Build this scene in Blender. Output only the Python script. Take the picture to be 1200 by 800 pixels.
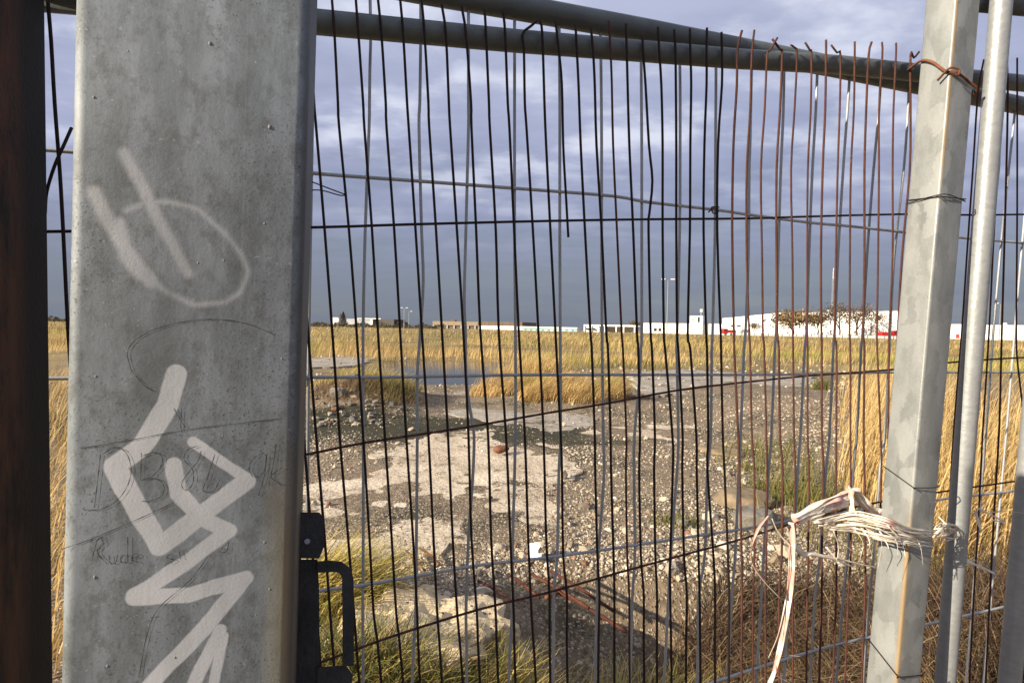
import bpy, bmesh, math, random
import numpy as np
from mathutils import Vector, Matrix, noise as mnoise

for o in list(bpy.data.objects): bpy.data.objects.remove(o)
SC = bpy.context.scene
COL = SC.collection
rng = np.random.default_rng(7)
random.seed(7)
R = math.radians

# ------------------------------------------------------------------ camera
EYE = 1.45
PITCH, ROLL = 1.37, 1.09
FPX, CX, CY = 20.0 / 36.0 * 1200.0, 600.0, 400.0      # photo pixels (1200 x 800)
camd = bpy.data.cameras.new('camera'); cam = bpy.data.objects.new('camera', camd); COL.objects.link(cam)
camd.lens = 20.0; camd.sensor_width = 36.0; camd.clip_start = 0.02; camd.clip_end = 9000.0
CROT = Matrix.Rotation(R(90 - PITCH), 3, 'X') @ Matrix.Rotation(R(ROLL), 3, 'Z')
cam.matrix_world = Matrix.Translation((0, 0, EYE)) @ CROT.to_4x4()
SC.camera = cam
SC.render.resolution_x, SC.render.resolution_y = 1024, 682

# ------------------------------------------------------------------ sky and sun
SUN_AZ, SUN_EL = 28.5, 22.0        # azimuth: degrees the sun stands behind the left-hand side
SUN_TO = Vector((-math.cos(R(SUN_AZ)) * math.cos(R(SUN_EL)), -math.sin(R(SUN_AZ)) * math.cos(R(SUN_EL)), math.sin(R(SUN_EL))))
sund = bpy.data.lights.new('sun', 'SUN'); sun = bpy.data.objects.new('sun', sund); COL.objects.link(sun)
sund.energy = 5.0; sund.angle = R(0.55); sund.color = (1.0, 0.87, 0.68)
sun.rotation_euler = (-SUN_TO).to_track_quat('-Z', 'Y').to_euler()
sun.location = SUN_TO * 50
world = bpy.data.worlds.new('World'); SC.world = world; world.use_nodes = True
SC.view_settings.view_transform = 'Standard'; SC.view_settings.look = 'None'
SC.view_settings.exposure = 1.0; SC.view_settings.gamma = 1.0; SC.view_settings.use_curve_mapping = False

class NT:
    """small node-tree helper"""
    def __init__(s, tree):
        s.t = tree; s.n = tree.nodes; s.l = tree.links
    def new(s, kind, **kw):
        nd = s.n.new(kind)
        for k, v in kw.items(): setattr(nd, k, v)
        return nd
    def put(s, sock, v):
        if isinstance(v, bpy.types.NodeSocket): s.l.new(v, sock)
        elif v is not None: sock.default_value = v
    def math(s, op, a, b=None, c=None, clamp=False):
        nd = s.new('ShaderNodeMath', operation=op); nd.use_clamp = clamp
        s.put(nd.inputs[0], a)
        if b is not None: s.put(nd.inputs[1], b)
        if c is not None: s.put(nd.inputs[2], c)
        return nd.outputs[0]
    def vmath(s, op, a, b=None, scale=None):
        nd = s.new('ShaderNodeVectorMath', operation=op)
        s.put(nd.inputs[0], a)
        if b is not None: s.put(nd.inputs[1], b)
        if scale is not None: s.put(nd.inputs['Scale'], scale)
        return nd.outputs['Value'] if op in ('DOT_PRODUCT', 'LENGTH', 'DISTANCE') else nd.outputs[0]
    def mix(s, f, a, b, mode='MIX'):
        nd = s.new('ShaderNodeMix', data_type='RGBA', blend_type=mode)
        s.put(nd.inputs[0], f)
        s.put(nd.inputs[6], a if isinstance(a, bpy.types.NodeSocket) else (*a[:3], 1))
        s.put(nd.inputs[7], b if isinstance(b, bpy.types.NodeSocket) else (*b[:3], 1))
        return nd.outputs[2]
    def noise(s, vec, scale=5, detail=4, rough=0.55, out=0):
        nd = s.new('ShaderNodeTexNoise')
        if vec is not None: s.l.new(vec, nd.inputs['Vector'])
        s.put(nd.inputs['Scale'], scale); nd.inputs['Detail'].default_value = detail; nd.inputs['Roughness'].default_value = rough
        return nd.outputs[out]
    def voro(s, vec, scale=5, out='Distance', feature='F1', rnd=1.0):
        nd = s.new('ShaderNodeTexVoronoi', feature=feature)
        if vec is not None: s.l.new(vec, nd.inputs['Vector'])
        nd.inputs['Scale'].default_value = scale; nd.inputs['Randomness'].default_value = rnd
        return nd.outputs[out]
    def ramp(s, v, stops, interp='LINEAR'):
        nd = s.new('ShaderNodeValToRGB'); cr = nd.color_ramp; cr.interpolation = interp
        while len(cr.elements) < len(stops): cr.elements.new(0.5)
        for e, (p, c) in zip(cr.elements, stops):
            e.position = p; e.color = (c, c, c, 1) if isinstance(c, (int, float)) else (*c[:3], 1)
        s.put(nd.inputs[0], v); return nd.outputs[0]
    def smooth(s, v, a, b):
        nd = s.new('ShaderNodeMapRange', interpolation_type='SMOOTHSTEP')
        s.put(nd.inputs[0], v); s.put(nd.inputs[1], a); s.put(nd.inputs[2], b)
        return nd.outputs[0]
    def scale(s, vec, sc):
        nd = s.new('ShaderNodeMapping'); s.l.new(vec, nd.inputs[0]); nd.inputs['Scale'].default_value = sc
        return nd.outputs[0]

w = NT(world.node_tree); w.n.clear()
tc = w.new('ShaderNodeTexCoord')
nrm = w.vmath('NORMALIZE', tc.outputs['Generated'])
sx = w.new('ShaderNodeSeparateXYZ'); w.l.new(nrm, sx.inputs[0])
zz = w.math('MAXIMUM', sx.outputs[2], 0.0)
den = w.math('ADD', zz, 0.16)
cxy = w.new('ShaderNodeCombineXYZ')
w.l.new(w.math('DIVIDE', sx.outputs[0], den), cxy.inputs[0]); w.l.new(w.math('DIVIDE', sx.outputs[1], den), cxy.inputs[1])
n1 = w.noise(w.scale(cxy.outputs[0], (0.8, 1.25, 1)), 1.1, 5, 0.55)
n2 = w.noise(w.scale(cxy.outputs[0], (1.6, 3.0, 1)), 2.3, 6, 0.6)
nn = w.math('ADD', w.math('MULTIPLY', n1, 0.65), w.math('MULTIPLY', n2, 0.35))
elev = w.math('ADD', zz, w.math('MULTIPLY', w.math('MULTIPLY', w.math('SUBTRACT', nn, 0.5), 0.72), w.smooth(zz, -0.02, 0.30)))
cloud = w.ramp(elev, [(0.0, (0.128, 0.147, 0.188)), (0.08, (0.152, 0.173, 0.222)), (0.19, (0.205, 0.228, 0.330)),
                      (0.31, (0.265, 0.290, 0.415)), (0.44, (0.33, 0.355, 0.48)), (1.0, (0.37, 0.395, 0.51))])
puff = w.math('MULTIPLY', w.smooth(w.noise(w.scale(cxy.outputs[0], (1.1, 1.5, 1)), 1.9, 6, 0.55), 0.46, 0.66), w.smooth(zz, 0.10, 0.36))
cloud = w.mix(w.math('MULTIPLY', puff, 0.75), cloud, (0.60, 0.62, 0.70))
sky = w.new('ShaderNodeTexSky', sky_type='NISHITA', sun_disc=False)
sky.sun_elevation = R(SUN_EL); sky.sun_rotation = math.atan2(SUN_TO.x, SUN_TO.y)
b1 = w.new('ShaderNodeBackground'); w.l.new(sky.outputs[0], b1.inputs[0]); b1.inputs[1].default_value = 0.05
b2 = w.new('ShaderNodeBackground'); w.l.new(cloud, b2.inputs[0]); b2.inputs[1].default_value = 0.76
mx = w.new('ShaderNodeMixShader'); w.l.new(w.ramp(n1, [(0.35, 0.86), (0.6, 1.0)]), mx.inputs[0])
w.l.new(b1.outputs[0], mx.inputs[1]); w.l.new(b2.outputs[0], mx.inputs[2])
wo = w.new('ShaderNodeOutputWorld'); w.l.new(mx.outputs[0], wo.inputs[0])

# ------------------------------------------------------------------ geometry helpers
def ray(px, py):
    return (CROT @ Vector(((px - CX) / FPX, -(py - CY) / FPX, -1.0)))
def on_plane(px, py, p0, n):
    d = ray(px, py); o = Vector((0, 0, EYE))
    return o + d * ((p0 - o).dot(n) / d.dot(n))
def at(px, py, depth):
    d = ray(px, py); return Vector((0, 0, EYE)) + d * (depth / d.y)
def gnd(px, py, z=0.0):
    d = ray(px, py); return Vector((0, 0, EYE)) + d * ((z - EYE) / d.z)

def mesh_np(name, v, f, mat, smooth=False, col=None):
    """v (N,3), f (M,k) arrays"""
    v = np.asarray(v, dtype=np.float32); f = np.asarray(f, dtype=np.int32)
    me = bpy.data.meshes.new(name); k = f.shape[1]
    me.vertices.add(len(v)); me.vertices.foreach_set('co', v.ravel())
    me.loops.add(f.size); me.loops.foreach_set('vertex_index', f.ravel())
    me.polygons.add(len(f)); me.polygons.foreach_set('loop_start', np.arange(0, f.size, k, dtype=np.int32))
    me.polygons.foreach_set('loop_total', np.full(len(f), k, dtype=np.int32))
    me.polygons.foreach_set('use_smooth', np.full(len(f), smooth, dtype=bool))
    if col is not None:
        a = me.color_attributes.new('Col', 'FLOAT_COLOR', 'POINT')
        c = np.ones((len(v), 4), dtype=np.float32); c[:, :3] = col; a.data.foreach_set('color', c.ravel())
    me.update(calc_edges=True); me.validate()
    if mat: me.materials.append(mat)
    return me
def link(name, me, parent=None, loc=None, **props):
    o = bpy.data.objects.new(name, me); COL.objects.link(o)
    if parent: o.parent = parent
    if loc is not None: o.location = loc
    for k, v in props.items(): o[k] = v
    return o
def thing(name, loc, label, cat, group=None, me=None):
    o = bpy.data.objects.new(name, me); COL.objects.link(o); o.location = loc
    o['label'] = label; o['category'] = cat
    if group: o['group'] = group
    return o
def poly(name, verts, faces, mat, parent=None, smooth=False, loc=(0, 0, 0)):
    """mesh object from python lists given in world coordinates, made local to loc/parent"""
    l = Vector(parent_loc(parent)) if parent else Vector(loc)
    me = bpy.data.meshes.new(name)
    me.from_pydata([tuple(Vector(v) - l) for v in verts], [], faces)
    if smooth: me.polygons.foreach_set('use_smooth', [True] * len(me.polygons))
    me.update()
    if mat: me.materials.append(mat)
    o = bpy.data.objects.new(name, me); COL.objects.link(o)
    if parent: o.parent = parent
    else: o.location = l
    return o
def parent_loc(p):
    l = Vector((0, 0, 0))
    while p: l = l + p.location; p = p.parent
    return l
def tube_geo(pts, rad, seg=6, cap=True):
    pts = [Vector(p) for p in pts]; n = len(pts)
    rads = rad if isinstance(rad, (list, tuple)) else [rad] * n
    vs, fs = [], []
    t0 = (pts[1] - pts[0]).normalized()
    u = t0.orthogonal().normalized()
    for i, p in enumerate(pts):
        t = (pts[min(i + 1, n - 1)] - pts[max(i - 1, 0)]).normalized()
        u = (u - t * u.dot(t)).normalized(); v = t.cross(u)
        for k in range(seg):
            a = 2 * math.pi * k / seg
            vs.append(p + (u * math.cos(a) + v * math.sin(a)) * rads[i])
    for i in range(n - 1):
        for k in range(seg):
            k2 = (k + 1) % seg
            fs.append((i * seg + k, i * seg + k2, (i + 1) * seg + k2, (i + 1) * seg + k))
    if cap:
        fs.append(tuple(range(seg))[::-1]); fs.append(tuple((n - 1) * seg + k for k in range(seg)))
    return vs, fs
def tube(name, pts, rad, mat, parent=None, seg=6, loc=None):
    v, f = tube_geo(pts, rad, seg)
    if parent is None and loc is None: loc = pts[0]
    return poly(name, v, f, mat, parent, True, loc or (0, 0, 0))
def spline(pts, sub=4):
    """Catmull-Rom through points"""
    P = [Vector(p) for p in pts]; P = [P[0] * 2 - P[1]] + P + [P[-1] * 2 - P[-2]]
    out = []
    for i in range(1, len(P) - 2):
        for k in range(sub):
            t = k / sub; a, b, c, d = P[i - 1], P[i], P[i + 1], P[i + 2]
            out.append(0.5 * ((2 * b) + (c - a) * t + (2 * a - 5 * b + 4 * c - d) * t * t + (3 * b - a - 3 * c + d) * t ** 3))
    out.append(P[-2]); return out
def box_geo(x0, x1, y0, y1, z0, z1):
    v = [(x, y, z) for z in (z0, z1) for y in (y0, y1) for x in (x0, x1)]
    f = [(0, 2, 3, 1), (4, 5, 7, 6), (0, 1, 5, 4), (2, 6, 7, 3), (0, 4, 6, 2), (1, 3, 7, 5)]
    return v, f
def join_geo(parts):
    V, F = [], []
    for v, f in parts:
        b = len(V); V += list(v); F += [tuple(i + b for i in q) for q in f]
    return V, F

# ------------------------------------------------------------------ materials
def mat(name):
    m = bpy.data.materials.new(name); m.use_nodes = True
    t = NT(m.node_tree); bs = t.n['Principled BSDF']
    bs.inputs['Specular IOR Level'].default_value = 0.3
    return m, t, bs
def simple(name, c, rough=0.7, metal=0.0, var=0.25, scale=6.0, bump=0.0, bscale=30.0, c2=None):
    m, t, bs = mat(name); tc = t.new('ShaderNodeTexCoord').outputs['Object']
    n = t.noise(tc, scale, 5, 0.6)
    c2 = c2 or tuple(x * (1 - var) for x in c)
    t.l.new(t.mix(t.smooth(n, 0.3, 0.7), c, c2), bs.inputs['Base Color'])
    bs.inputs['Roughness'].default_value = rough; bs.inputs['Metallic'].default_value = metal
    if bump:
        b = t.new('ShaderNodeBump'); b.inputs['Strength'].default_value = bump; b.inputs['Distance'].default_value = 0.01
        t.l.new(t.noise(tc, bscale, 5, 0.65), b.inputs['Height']); t.l.new(b.outputs[0], bs.inputs['Normal'])
    return m
def attr_mat(name, rough=0.8, trans=0.0, bump=0.0):
    m, t, bs = mat(name)
    a = t.new('ShaderNodeAttribute', attribute_name='Col')
    t.l.new(a.outputs['Color'], bs.inputs['Base Color']); bs.inputs['Roughness'].default_value = rough
    if trans:
        tr = t.new('ShaderNodeBsdfTranslucent'); t.l.new(a.outputs['Color'], tr.inputs[0])
        ms = t.new('ShaderNodeMixShader'); ms.inputs[0].default_value = trans
        t.l.new(bs.outputs[0], ms.inputs[1]); t.l.new(tr.outputs[0], ms.inputs[2])
        t.l.new(ms.outputs[0], t.n['Material Output'].inputs[0])
    if bump:
        tc = t.new('ShaderNodeTexCoord').outputs['Object']
        b = t.new('ShaderNodeBump'); b.inputs['Strength'].default_value = bump; b.inputs['Distance'].default_value = 0.01
        t.l.new(t.noise(tc, 60, 4, 0.6), b.inputs['Height']); t.l.new(b.outputs[0], bs.inputs['Normal'])
    return m
def galv(name, c=(0.46, 0.475, 0.48), spangle=38.0, metal=0.35, rough=0.48, stretch=(1, 1, 0.45), rust=0.0):
    m, t, bs = mat(name); tc = t.new('ShaderNodeTexCoord').outputs['Object']
    wob = t.vmath('ADD', tc, t.vmath('SCALE', t.noise(tc, 9, 3, 0.5, out=1), scale=0.03))
    cell = t.voro(t.scale(wob, stretch), spangle, 'Color')
    sep = t.new('ShaderNodeSeparateColor'); t.l.new(cell, sep.inputs[0])
    big = t.noise(t.scale(tc, (1, 1, 0.3)), 14, 5, 0.6)
    val = t.math('ADD', t.math('MULTIPLY', t.math('SUBTRACT', sep.outputs[0], 0.5), 0.22), t.math('MULTIPLY', t.math('SUBTRACT', big, 0.5), 0.7))
    colr = t.mix(t.math('ADD', val, 0.5, clamp=True), tuple(x * 0.66 for x in c), tuple(min(1, x * 1.28) for x in c))
    if rust:
        rn = t.noise(t.scale(tc, (1, 1, 0.5)), 11, 6, 0.65)
        colr = t.mix(t.smooth(rn, 0.72 - rust * 0.3, 0.80 - rust * 0.25), colr, (0.20, 0.085, 0.03))
    t.l.new(colr, bs.inputs['Base Color']); bs.inputs['Metallic'].default_value = metal
    t.l.new(t.math('ADD', t.math('MULTIPLY', sep.outputs[1], 0.15), rough - 0.07), bs.inputs['Roughness'])
    b = t.new('ShaderNodeBump'); b.inputs['Strength'].default_value = 0.18; b.inputs['Distance'].default_value = 0.004
    t.l.new(t.noise(tc, 120, 4, 0.6), b.inputs['Height']); t.l.new(b.outputs[0], bs.inputs['Normal'])
    return m
def rustmat(name, a=(0.15, 0.052, 0.026), b=(0.075, 0.030, 0.018), scale=22):
    m, t, bs = mat(name); tc = t.new('ShaderNodeTexCoord').outputs['Object']
    n = t.noise(tc, scale, 6, 0.7); n2 = t.noise(tc, scale * 7, 4, 0.6)
    c = t.mix(t.smooth(n, 0.35, 0.65), a, b)
    c = t.mix(t.smooth(n2, 0.58, 0.75), c, tuple(min(1, x * 1.7) for x in a))
    t.l.new(c, bs.inputs['Base Color']); bs.inputs['Roughness'].default_value = 0.85
    bp = t.new('ShaderNodeBump'); bp.inputs['Strength'].default_value = 0.4; bp.inputs['Distance'].default_value = 0.002
    t.l.new(n2, bp.inputs['Height']); t.l.new(bp.outputs[0], bs.inputs['Normal'])
    return m

M = {}
M['wire_rust'] = rustmat('rusted_wire', (0.082, 0.030, 0.020), (0.044, 0.018, 0.014))
M['wire_dark'] = rustmat('dark_and_shaded_rust_wire', (0.025, 0.013, 0.010), (0.012, 0.008, 0.007))  # shade on the left uprights painted in as near-black rust; dark ties share it
M['wire_zinc'] = galv('zinc_wire', (0.36, 0.375, 0.385), 60, 0.3, 0.5, (1, 1, 0.2))
M['rail_zinc'] = galv('zinc_rail', (0.100, 0.114, 0.115), 30, 0.3, 0.5, (1, 1, 1), rust=0.18)
M['pipe_zinc'] = galv('zinc_pipe', (0.288, 0.300, 0.304), 55, 0.35, 0.45, (1, 1, 2.0))
M['post_zinc'] = galv('spangled_zinc', (0.50, 0.51, 0.48), 24, 0.25, 0.5, (1, 1, 0.4))
M['drip_zinc'] = galv('zinc_drip', (0.20, 0.205, 0.20), 60, 0.1, 0.6)
M['rust_orange'] = rustmat('orange_rust', (0.19, 0.072, 0.030), (0.095, 0.036, 0.020))
M['bar_rust'] = rustmat('bar_rust', (0.12, 0.040, 0.020), (0.06, 0.023, 0.015))
M['dark_steel'] = simple('dark_blue_steel', (0.040, 0.047, 0.058), 0.5, 0.2, 0.5, 20, 0.3, 80)
M['grass'] = attr_mat('grass_blades', 0.7, 0.35)
M['stone'] = attr_mat('stones', 0.9, 0.0, 0.5)

# ------------------------------------------------------------------ ground, pond, slabs
_ph = rng.uniform(0, 6.28, (14, 3)); _fr = np.array([0.5, 0.8, 1.3, 2.1, 3.3, 5.1, 7.9]).repeat(2)
_an = rng.uniform(0, 6.28, 14)
def snoise(x, y, s=1.0):
    r = 0
    for k in range(14):
        f = _fr[k] * s
        r = r + np.sin(f * (x * np.cos(_an[k]) + y * np.sin(_an[k])) * 2.2 + _ph[k, 0]) / (1 + 0.55 * _fr[k])
    return r / 3.0
def bump(x, y, cx, cy, rx, ry, p=2.0):
    return np.exp(-(np.abs((x - cx) / rx) ** p + np.abs((y - cy) / ry) ** p))
WATER_Z = -0.10
def hgt(x, y):
    x = np.asarray(x, float); y = np.asarray(y, float)
    near = np.clip((40 - y) / 30, 0, 1)
    h = (0.018 * snoise(x, y, 1.0) + 0.009 * snoise(y, x, 1.9) + 0.0055 * snoise(x + 7, y, 4.2) * (y < 10)) * near + 0.05 * snoise(x, y, 0.12) * np.clip((y - 9) / 10, 0, 1)
    h = h - 0.40 * bump(x, y, -2.1, 20.4, 2.5, 4.6, 4.0)                       # pond basin
    h = h + 0.42 * bump(x, y, -2.75, 10.3, 1.1, 1.3, 2.5)                        # rubble heap
    h = h - 0.50 * bump(x, y, 0.98, 2.62, 1.0, 0.70, 4.0)                     # pit behind the fence, deepened so its floor falls into shade
    h = h + 0.10 * bump(x, y, -1.0, 2.5, 0.8, 0.6, 2.0)
    h = h + 0.30 * np.clip((x - 2.6 - 0.10 * (y - 4)) / 1.6, 0, 1) * np.clip((y - 1.5) / 2, 0, 1) * np.clip((16 - y) / 6, 0, 1)
    h = h + 0.16 * bump(x, y, 1.0, 11.0, 2.0, 0.9, 2.0)
    return h
def axis(segs):
    a = [segs[0][0]]
    for s, e, st in segs: a += list(np.arange(s + st, e + st * 0.5, st))
    return np.array(a)
ax = np.concatenate([-np.geomspace(3500, 8.2, 26), axis([(-8, -3, 0.25), (-3, 4, 0.045), (4, 12, 0.2)]), np.geomspace(12.6, 3500, 30)])
ay = np.concatenate([[-60, -20, -8, -4, -2, -1, 0, 0.6], axis([(1, 5, 0.045), (5, 9.5, 0.06), (9.5, 12, 0.12), (12, 30, 0.3)]), np.geomspace(30.6, 6000, 50)])
X, Y = np.meshgrid(ax, ay); Z = hgt(X, Y); nx, ny = len(ax), len(ay)
idx = np.arange(nx * ny).reshape(ny, nx)
F = np.stack([idx[:-1, :-1], idx[:-1, 1:], idx[1:, 1:], idx[1:, :-1]], -1).reshape(-1, 4)

def ground_mat():
    m, t, bs = mat('ground_soil'); tc = t.new('ShaderNodeTexCoord').outputs['Object']
    sp = t.new('ShaderNodeSeparateXYZ'); t.l.new(tc, sp.inputs[0])
    n1 = t.noise(tc, 0.9, 6, 0.6); n2 = t.noise(tc, 14, 5, 0.65); n3 = t.noise(tc, 0.16, 5, 0.6)
    soil = t.mix(t.smooth(n2, 0.3, 0.7), (0.225, 0.170, 0.110), (0.115, 0.085, 0.053))
    moss = t.mix(t.smooth(n2, 0.35, 0.7), (0.040, 0.037, 0.016), (0.018, 0.017, 0.010))
    c = t.mix(t.smooth(n1, 0.49, 0.60), soil, moss)
    # mossy wet hollow between the big slab and the rubble heap
    wx = t.math('ADD', sp.outputs[0], t.math('MULTIPLY', t.math('SUBTRACT', n1, 0.5), 2.2)); wy = t.math('ADD', sp.outputs[1], t.math('MULTIPLY', t.math('SUBTRACT', t.noise(tc, 1.7, 5, 0.6), 0.5), 1.6))
    hol = t.math('MULTIPLY', t.smooth(t.math('ABSOLUTE', t.math('SUBTRACT', wy, 8.0)), 1.35, 0.85), t.smooth(wx, 1.6, 0.8))
    n1 = t.math('SUBTRACT', n1, t.math('MULTIPLY', hol, 0.40)); c = t.mix(hol, c, moss)
    has = None; hsum = None
    for sc_, lim, thr in ((62, 0.50, 1.15), (36, 0.46, 1.02)):
        wv = t.vmath('ADD', tc, t.vmath('SCALE', t.noise(tc, 40, 2, 0.5, out=1), scale=0.02))
        cells = t.voro(wv, sc_, 'Color'); cd = t.voro(wv, sc_, 'Distance')
        sc = t.new('ShaderNodeSeparateColor'); t.l.new(cells, sc.inputs[0])
        peb = t.mix(sc.outputs[1], (0.11, 0.085, 0.055), (0.42, 0.345, 0.25))
        hs = t.math('MULTIPLY', t.math('GREATER_THAN', sc.outputs[0], t.math('SUBTRACT', thr, t.math('MULTIPLY', n1, 1.35))), t.math('LESS_THAN', cd, lim))
        c = t.mix(hs, c, peb); hh_ = t.math('MULTIPLY', t.math('SUBTRACT', 0.55, cd), hs)
        hsum = hh_ if hsum is None else t.math('ADD', hsum, hh_)
    straw = t.mix(t.smooth(n3, 0.4, 0.62), (0.30, 0.215, 0.085), (0.15, 0.115, 0.045))
    straw = t.mix(t.smooth(n1, 0.5, 0.75), straw, (0.23, 0.19, 0.13))
    far = t.smooth(t.math('ADD', sp.outputs[1], t.math('MULTIPLY', n3, 8.0)), 15.0, 30.0)
    c = t.mix(far, c, straw)
    t.l.new(c, bs.inputs['Base Color']); bs.inputs['Roughness'].default_value = 0.95
    b = t.new('ShaderNodeBump'); b.inputs['Strength'].default_value = 0.9; b.inputs['Distance'].default_value = 0.02
    hh = t.math('ADD', t.math('MULTIPLY', n2, 0.8), t.math('MULTIPLY', hsum, 1.3))
    t.l.new(hh, b.inputs['Height']); t.l.new(b.outputs[0], bs.inputs['Normal'])
    return m
ground = link('ground', mesh_np('ground', np.stack([X, Y, Z], -1).reshape(-1, 3), F, ground_mat(), True), kind='structure')

def water_mat():
    m, t, bs = mat('pond_water'); tc = t.new('ShaderNodeTexCoord').outputs['Object']
    bs.inputs['Base Color'].default_value = (0.018, 0.018, 0.014, 1); bs.inputs['Roughness'].default_value = 0.04
    bs.inputs['IOR'].default_value = 1.33; bs.inputs['Specular IOR Level'].default_value = 0.5
    b = t.new('ShaderNodeBump'); b.inputs['Strength'].default_value = 0.12; b.inputs['Distance'].default_value = 0.02
    t.l.new(t.noise(t.scale(tc, (1, 2.5, 1)), 5, 3, 0.5), b.inputs['Height']); t.l.new(b.outputs[0], bs.inputs['Normal'])
    return m
pv = [(-2.1 + 3.6 * math.cos(a), 20.4 + 6.4 * math.sin(a), WATER_Z) for a in np.linspace(0, 6.283, 40, endpoint=False)]
pond = poly('pond', pv, [tuple(range(40))], water_mat(), loc=(0, 0, 0)); pond['kind'] = 'structure'

def concrete_mat(name, c=(0.66, 0.565, 0.43), d=(0.40, 0.325, 0.23)):
    m, t, bs = mat(name); tc = t.new('ShaderNodeTexCoord').outputs['Object']
    n1 = t.noise(tc, 1.6, 7, 0.65); n2 = t.noise(tc, 22, 5, 0.65); n3 = t.noise(tc, 5.5, 6, 0.7)
    col = t.mix(t.smooth(n1, 0.30, 0.66), c, d)
    col = t.mix(t.math('MULTIPLY', t.smooth(n2, 0.45, 0.7), 0.5), col, tuple(x * 0.62 for x in c))
    col = t.mix(t.smooth(t.math('ADD', t.math('MULTIPLY', n3, 0.6), t.math('MULTIPLY', t.noise(tc, 0.9, 5, 0.6), 0.4)), 0.52, 0.62), col, (0.085, 0.066, 0.038))
    cd = t.voro(tc, 46, 'Distance'); cc = t.voro(tc, 46, 'Color')
    sc = t.new('ShaderNodeSeparateColor'); t.l.new(cc, sc.inputs[0])
    has = t.math('MULTIPLY', t.math('GREATER_THAN', sc.outputs[0], 0.86), t.math('LESS_THAN', cd, 0.33))
    col = t.mix(has, col, (0.13, 0.10, 0.07))
    t.l.new(col, bs.inputs['Base Color']); bs.inputs['Roughness'].default_value = 0.92
    b = t.new('ShaderNodeBump'); b.inputs['Strength'].default_value = 0.8; b.inputs['Distance'].default_value = 0.02
    t.l.new(t.math('ADD', t.math('ADD', n2, n3), t.math('MULTIPLY', has, -0.5)), b.inputs['Height']); t.l.new(b.outputs[0], bs.inputs['Normal'])
    return m
M['concrete'] = concrete_mat('weathered_concrete')
M['concrete_pale'] = concrete_mat('grey_concrete', (0.40, 0.365, 0.31), (0.26, 0.225, 0.175))

def inside(x, y, P):
    x = np.asarray(x); y = np.asarray(y); r = np.zeros(x.shape, bool); n = len(P)
    for i in range(n):
        x1, y1 = P[i]; x2, y2 = P[(i + 1) % n]
        c = ((y1 > y) != (y2 > y)) & (x < (x2 - x1) * (y - y1) / (y2 - y1 + 1e-12) + x1); r ^= c
    return r
SLABS = []
def slab(pix, z, m, seed):
    rr = random.Random(seed); P = [gnd(a, b, z) for a, b in pix]; out = []
    for i in range(len(P)):
        a, b = P[i], P[(i + 1) % len(P)]; L = (b - a).length; k = max(2, int(L / 0.06))
        nrm2 = Vector((-(b - a).y, (b - a).x, 0)).normalized()
        for j in range(k):
            q = a.lerp(b, j / k); out.append((q + nrm2 * (mnoise.noise(q * 1.3) * 0.22 + mnoise.noise(q * 4.3) * 0.14 + mnoise.noise(q * 11) * 0.08)))
    n = len(out); SLABS.append([(p.x, p.y) for p in out])
    bm = bmesh.new()
    top = [bm.verts.new((p.x, p.y, z + 0.006 * mnoise.noise(p * 3))) for p in out]
    bot = [bm.verts.new((p.x * 1.0, p.y, z - 0.16)) for p in out]
    for i in range(n): bm.faces.new((top[i], bot[i], bot[(i + 1) % n], top[(i + 1) % n]))
    tf = bm.faces.new(top); bm.normal_update()
    if tf.normal.z < 0: bmesh.ops.reverse_faces(bm, faces=bm.faces[:])
    me = bpy.data.meshes.new('concrete_slab'); bm.to_mesh(me); bm.free(); me.materials.append(m)
    return link('concrete_slab', me, kind='structure')
slab([(345, 572), (425, 560), (432, 535), (505, 508), (570, 503), (632, 510), (668, 530), (668, 562), (648, 592), (655, 622), (590, 632), (520, 650), (440, 655), (345, 640)], 0.006, M['concrete'], 1)
slab([(508, 468), (548, 456), (600, 466), (655, 478), (702, 489), (690, 501), (640, 506), (575, 494), (525, 484)], 0.014, M['concrete_pale'], 2)
slab([(662, 512), (692, 501), (745, 497), (800, 499), (835, 508), (780, 519), (700, 521)], 0.008, M['concrete'], 3)
slab([(738, 437), (800, 432), (870, 437), (955, 441), (948, 468), (900, 475), (840, 466), (785, 460), (752, 464)], 0.045, M['concrete_pale'], 4)
slab([(345, 421), (395, 418), (436, 420), (420, 428), (345, 431)], 0.0, M['concrete_pale'], 5)

# ------------------------------------------------------------------ stones
def ico():
    bm = bmesh.new(); bmesh.ops.create_icosphere(bm, subdivisions=1, radius=1.0)
    v = np.array([x.co[:] for x in bm.verts]); f = np.array([[q.index for q in p.verts] for p in bm.faces]); bm.free(); return v, f
ICV, ICF = ico()
STONE_C = np.array([(0.46, 0.385, 0.28), (0.34, 0.285, 0.21), (0.54, 0.47, 0.37), (0.24, 0.19, 0.13), (0.15, 0.12, 0.09), (0.26, 0.13, 0.08), (0.60, 0.57, 0.50)])
def rot_all(n):
    q = rng.normal(size=(n, 4)); q /= np.linalg.norm(q, axis=1)[:, None]; a, b, c, d = q.T
    return np.stack([1 - 2 * (c * c + d * d), 2 * (b * c - a * d), 2 * (b * d + a * c), 2 * (b * c + a * d), 1 - 2 * (b * b + d * d), 2 * (c * d - a * b),
                     2 * (b * d - a * c), 2 * (c * d + a * b), 1 - 2 * (b * b + c * c)], 1).reshape(n, 3, 3)
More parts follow.
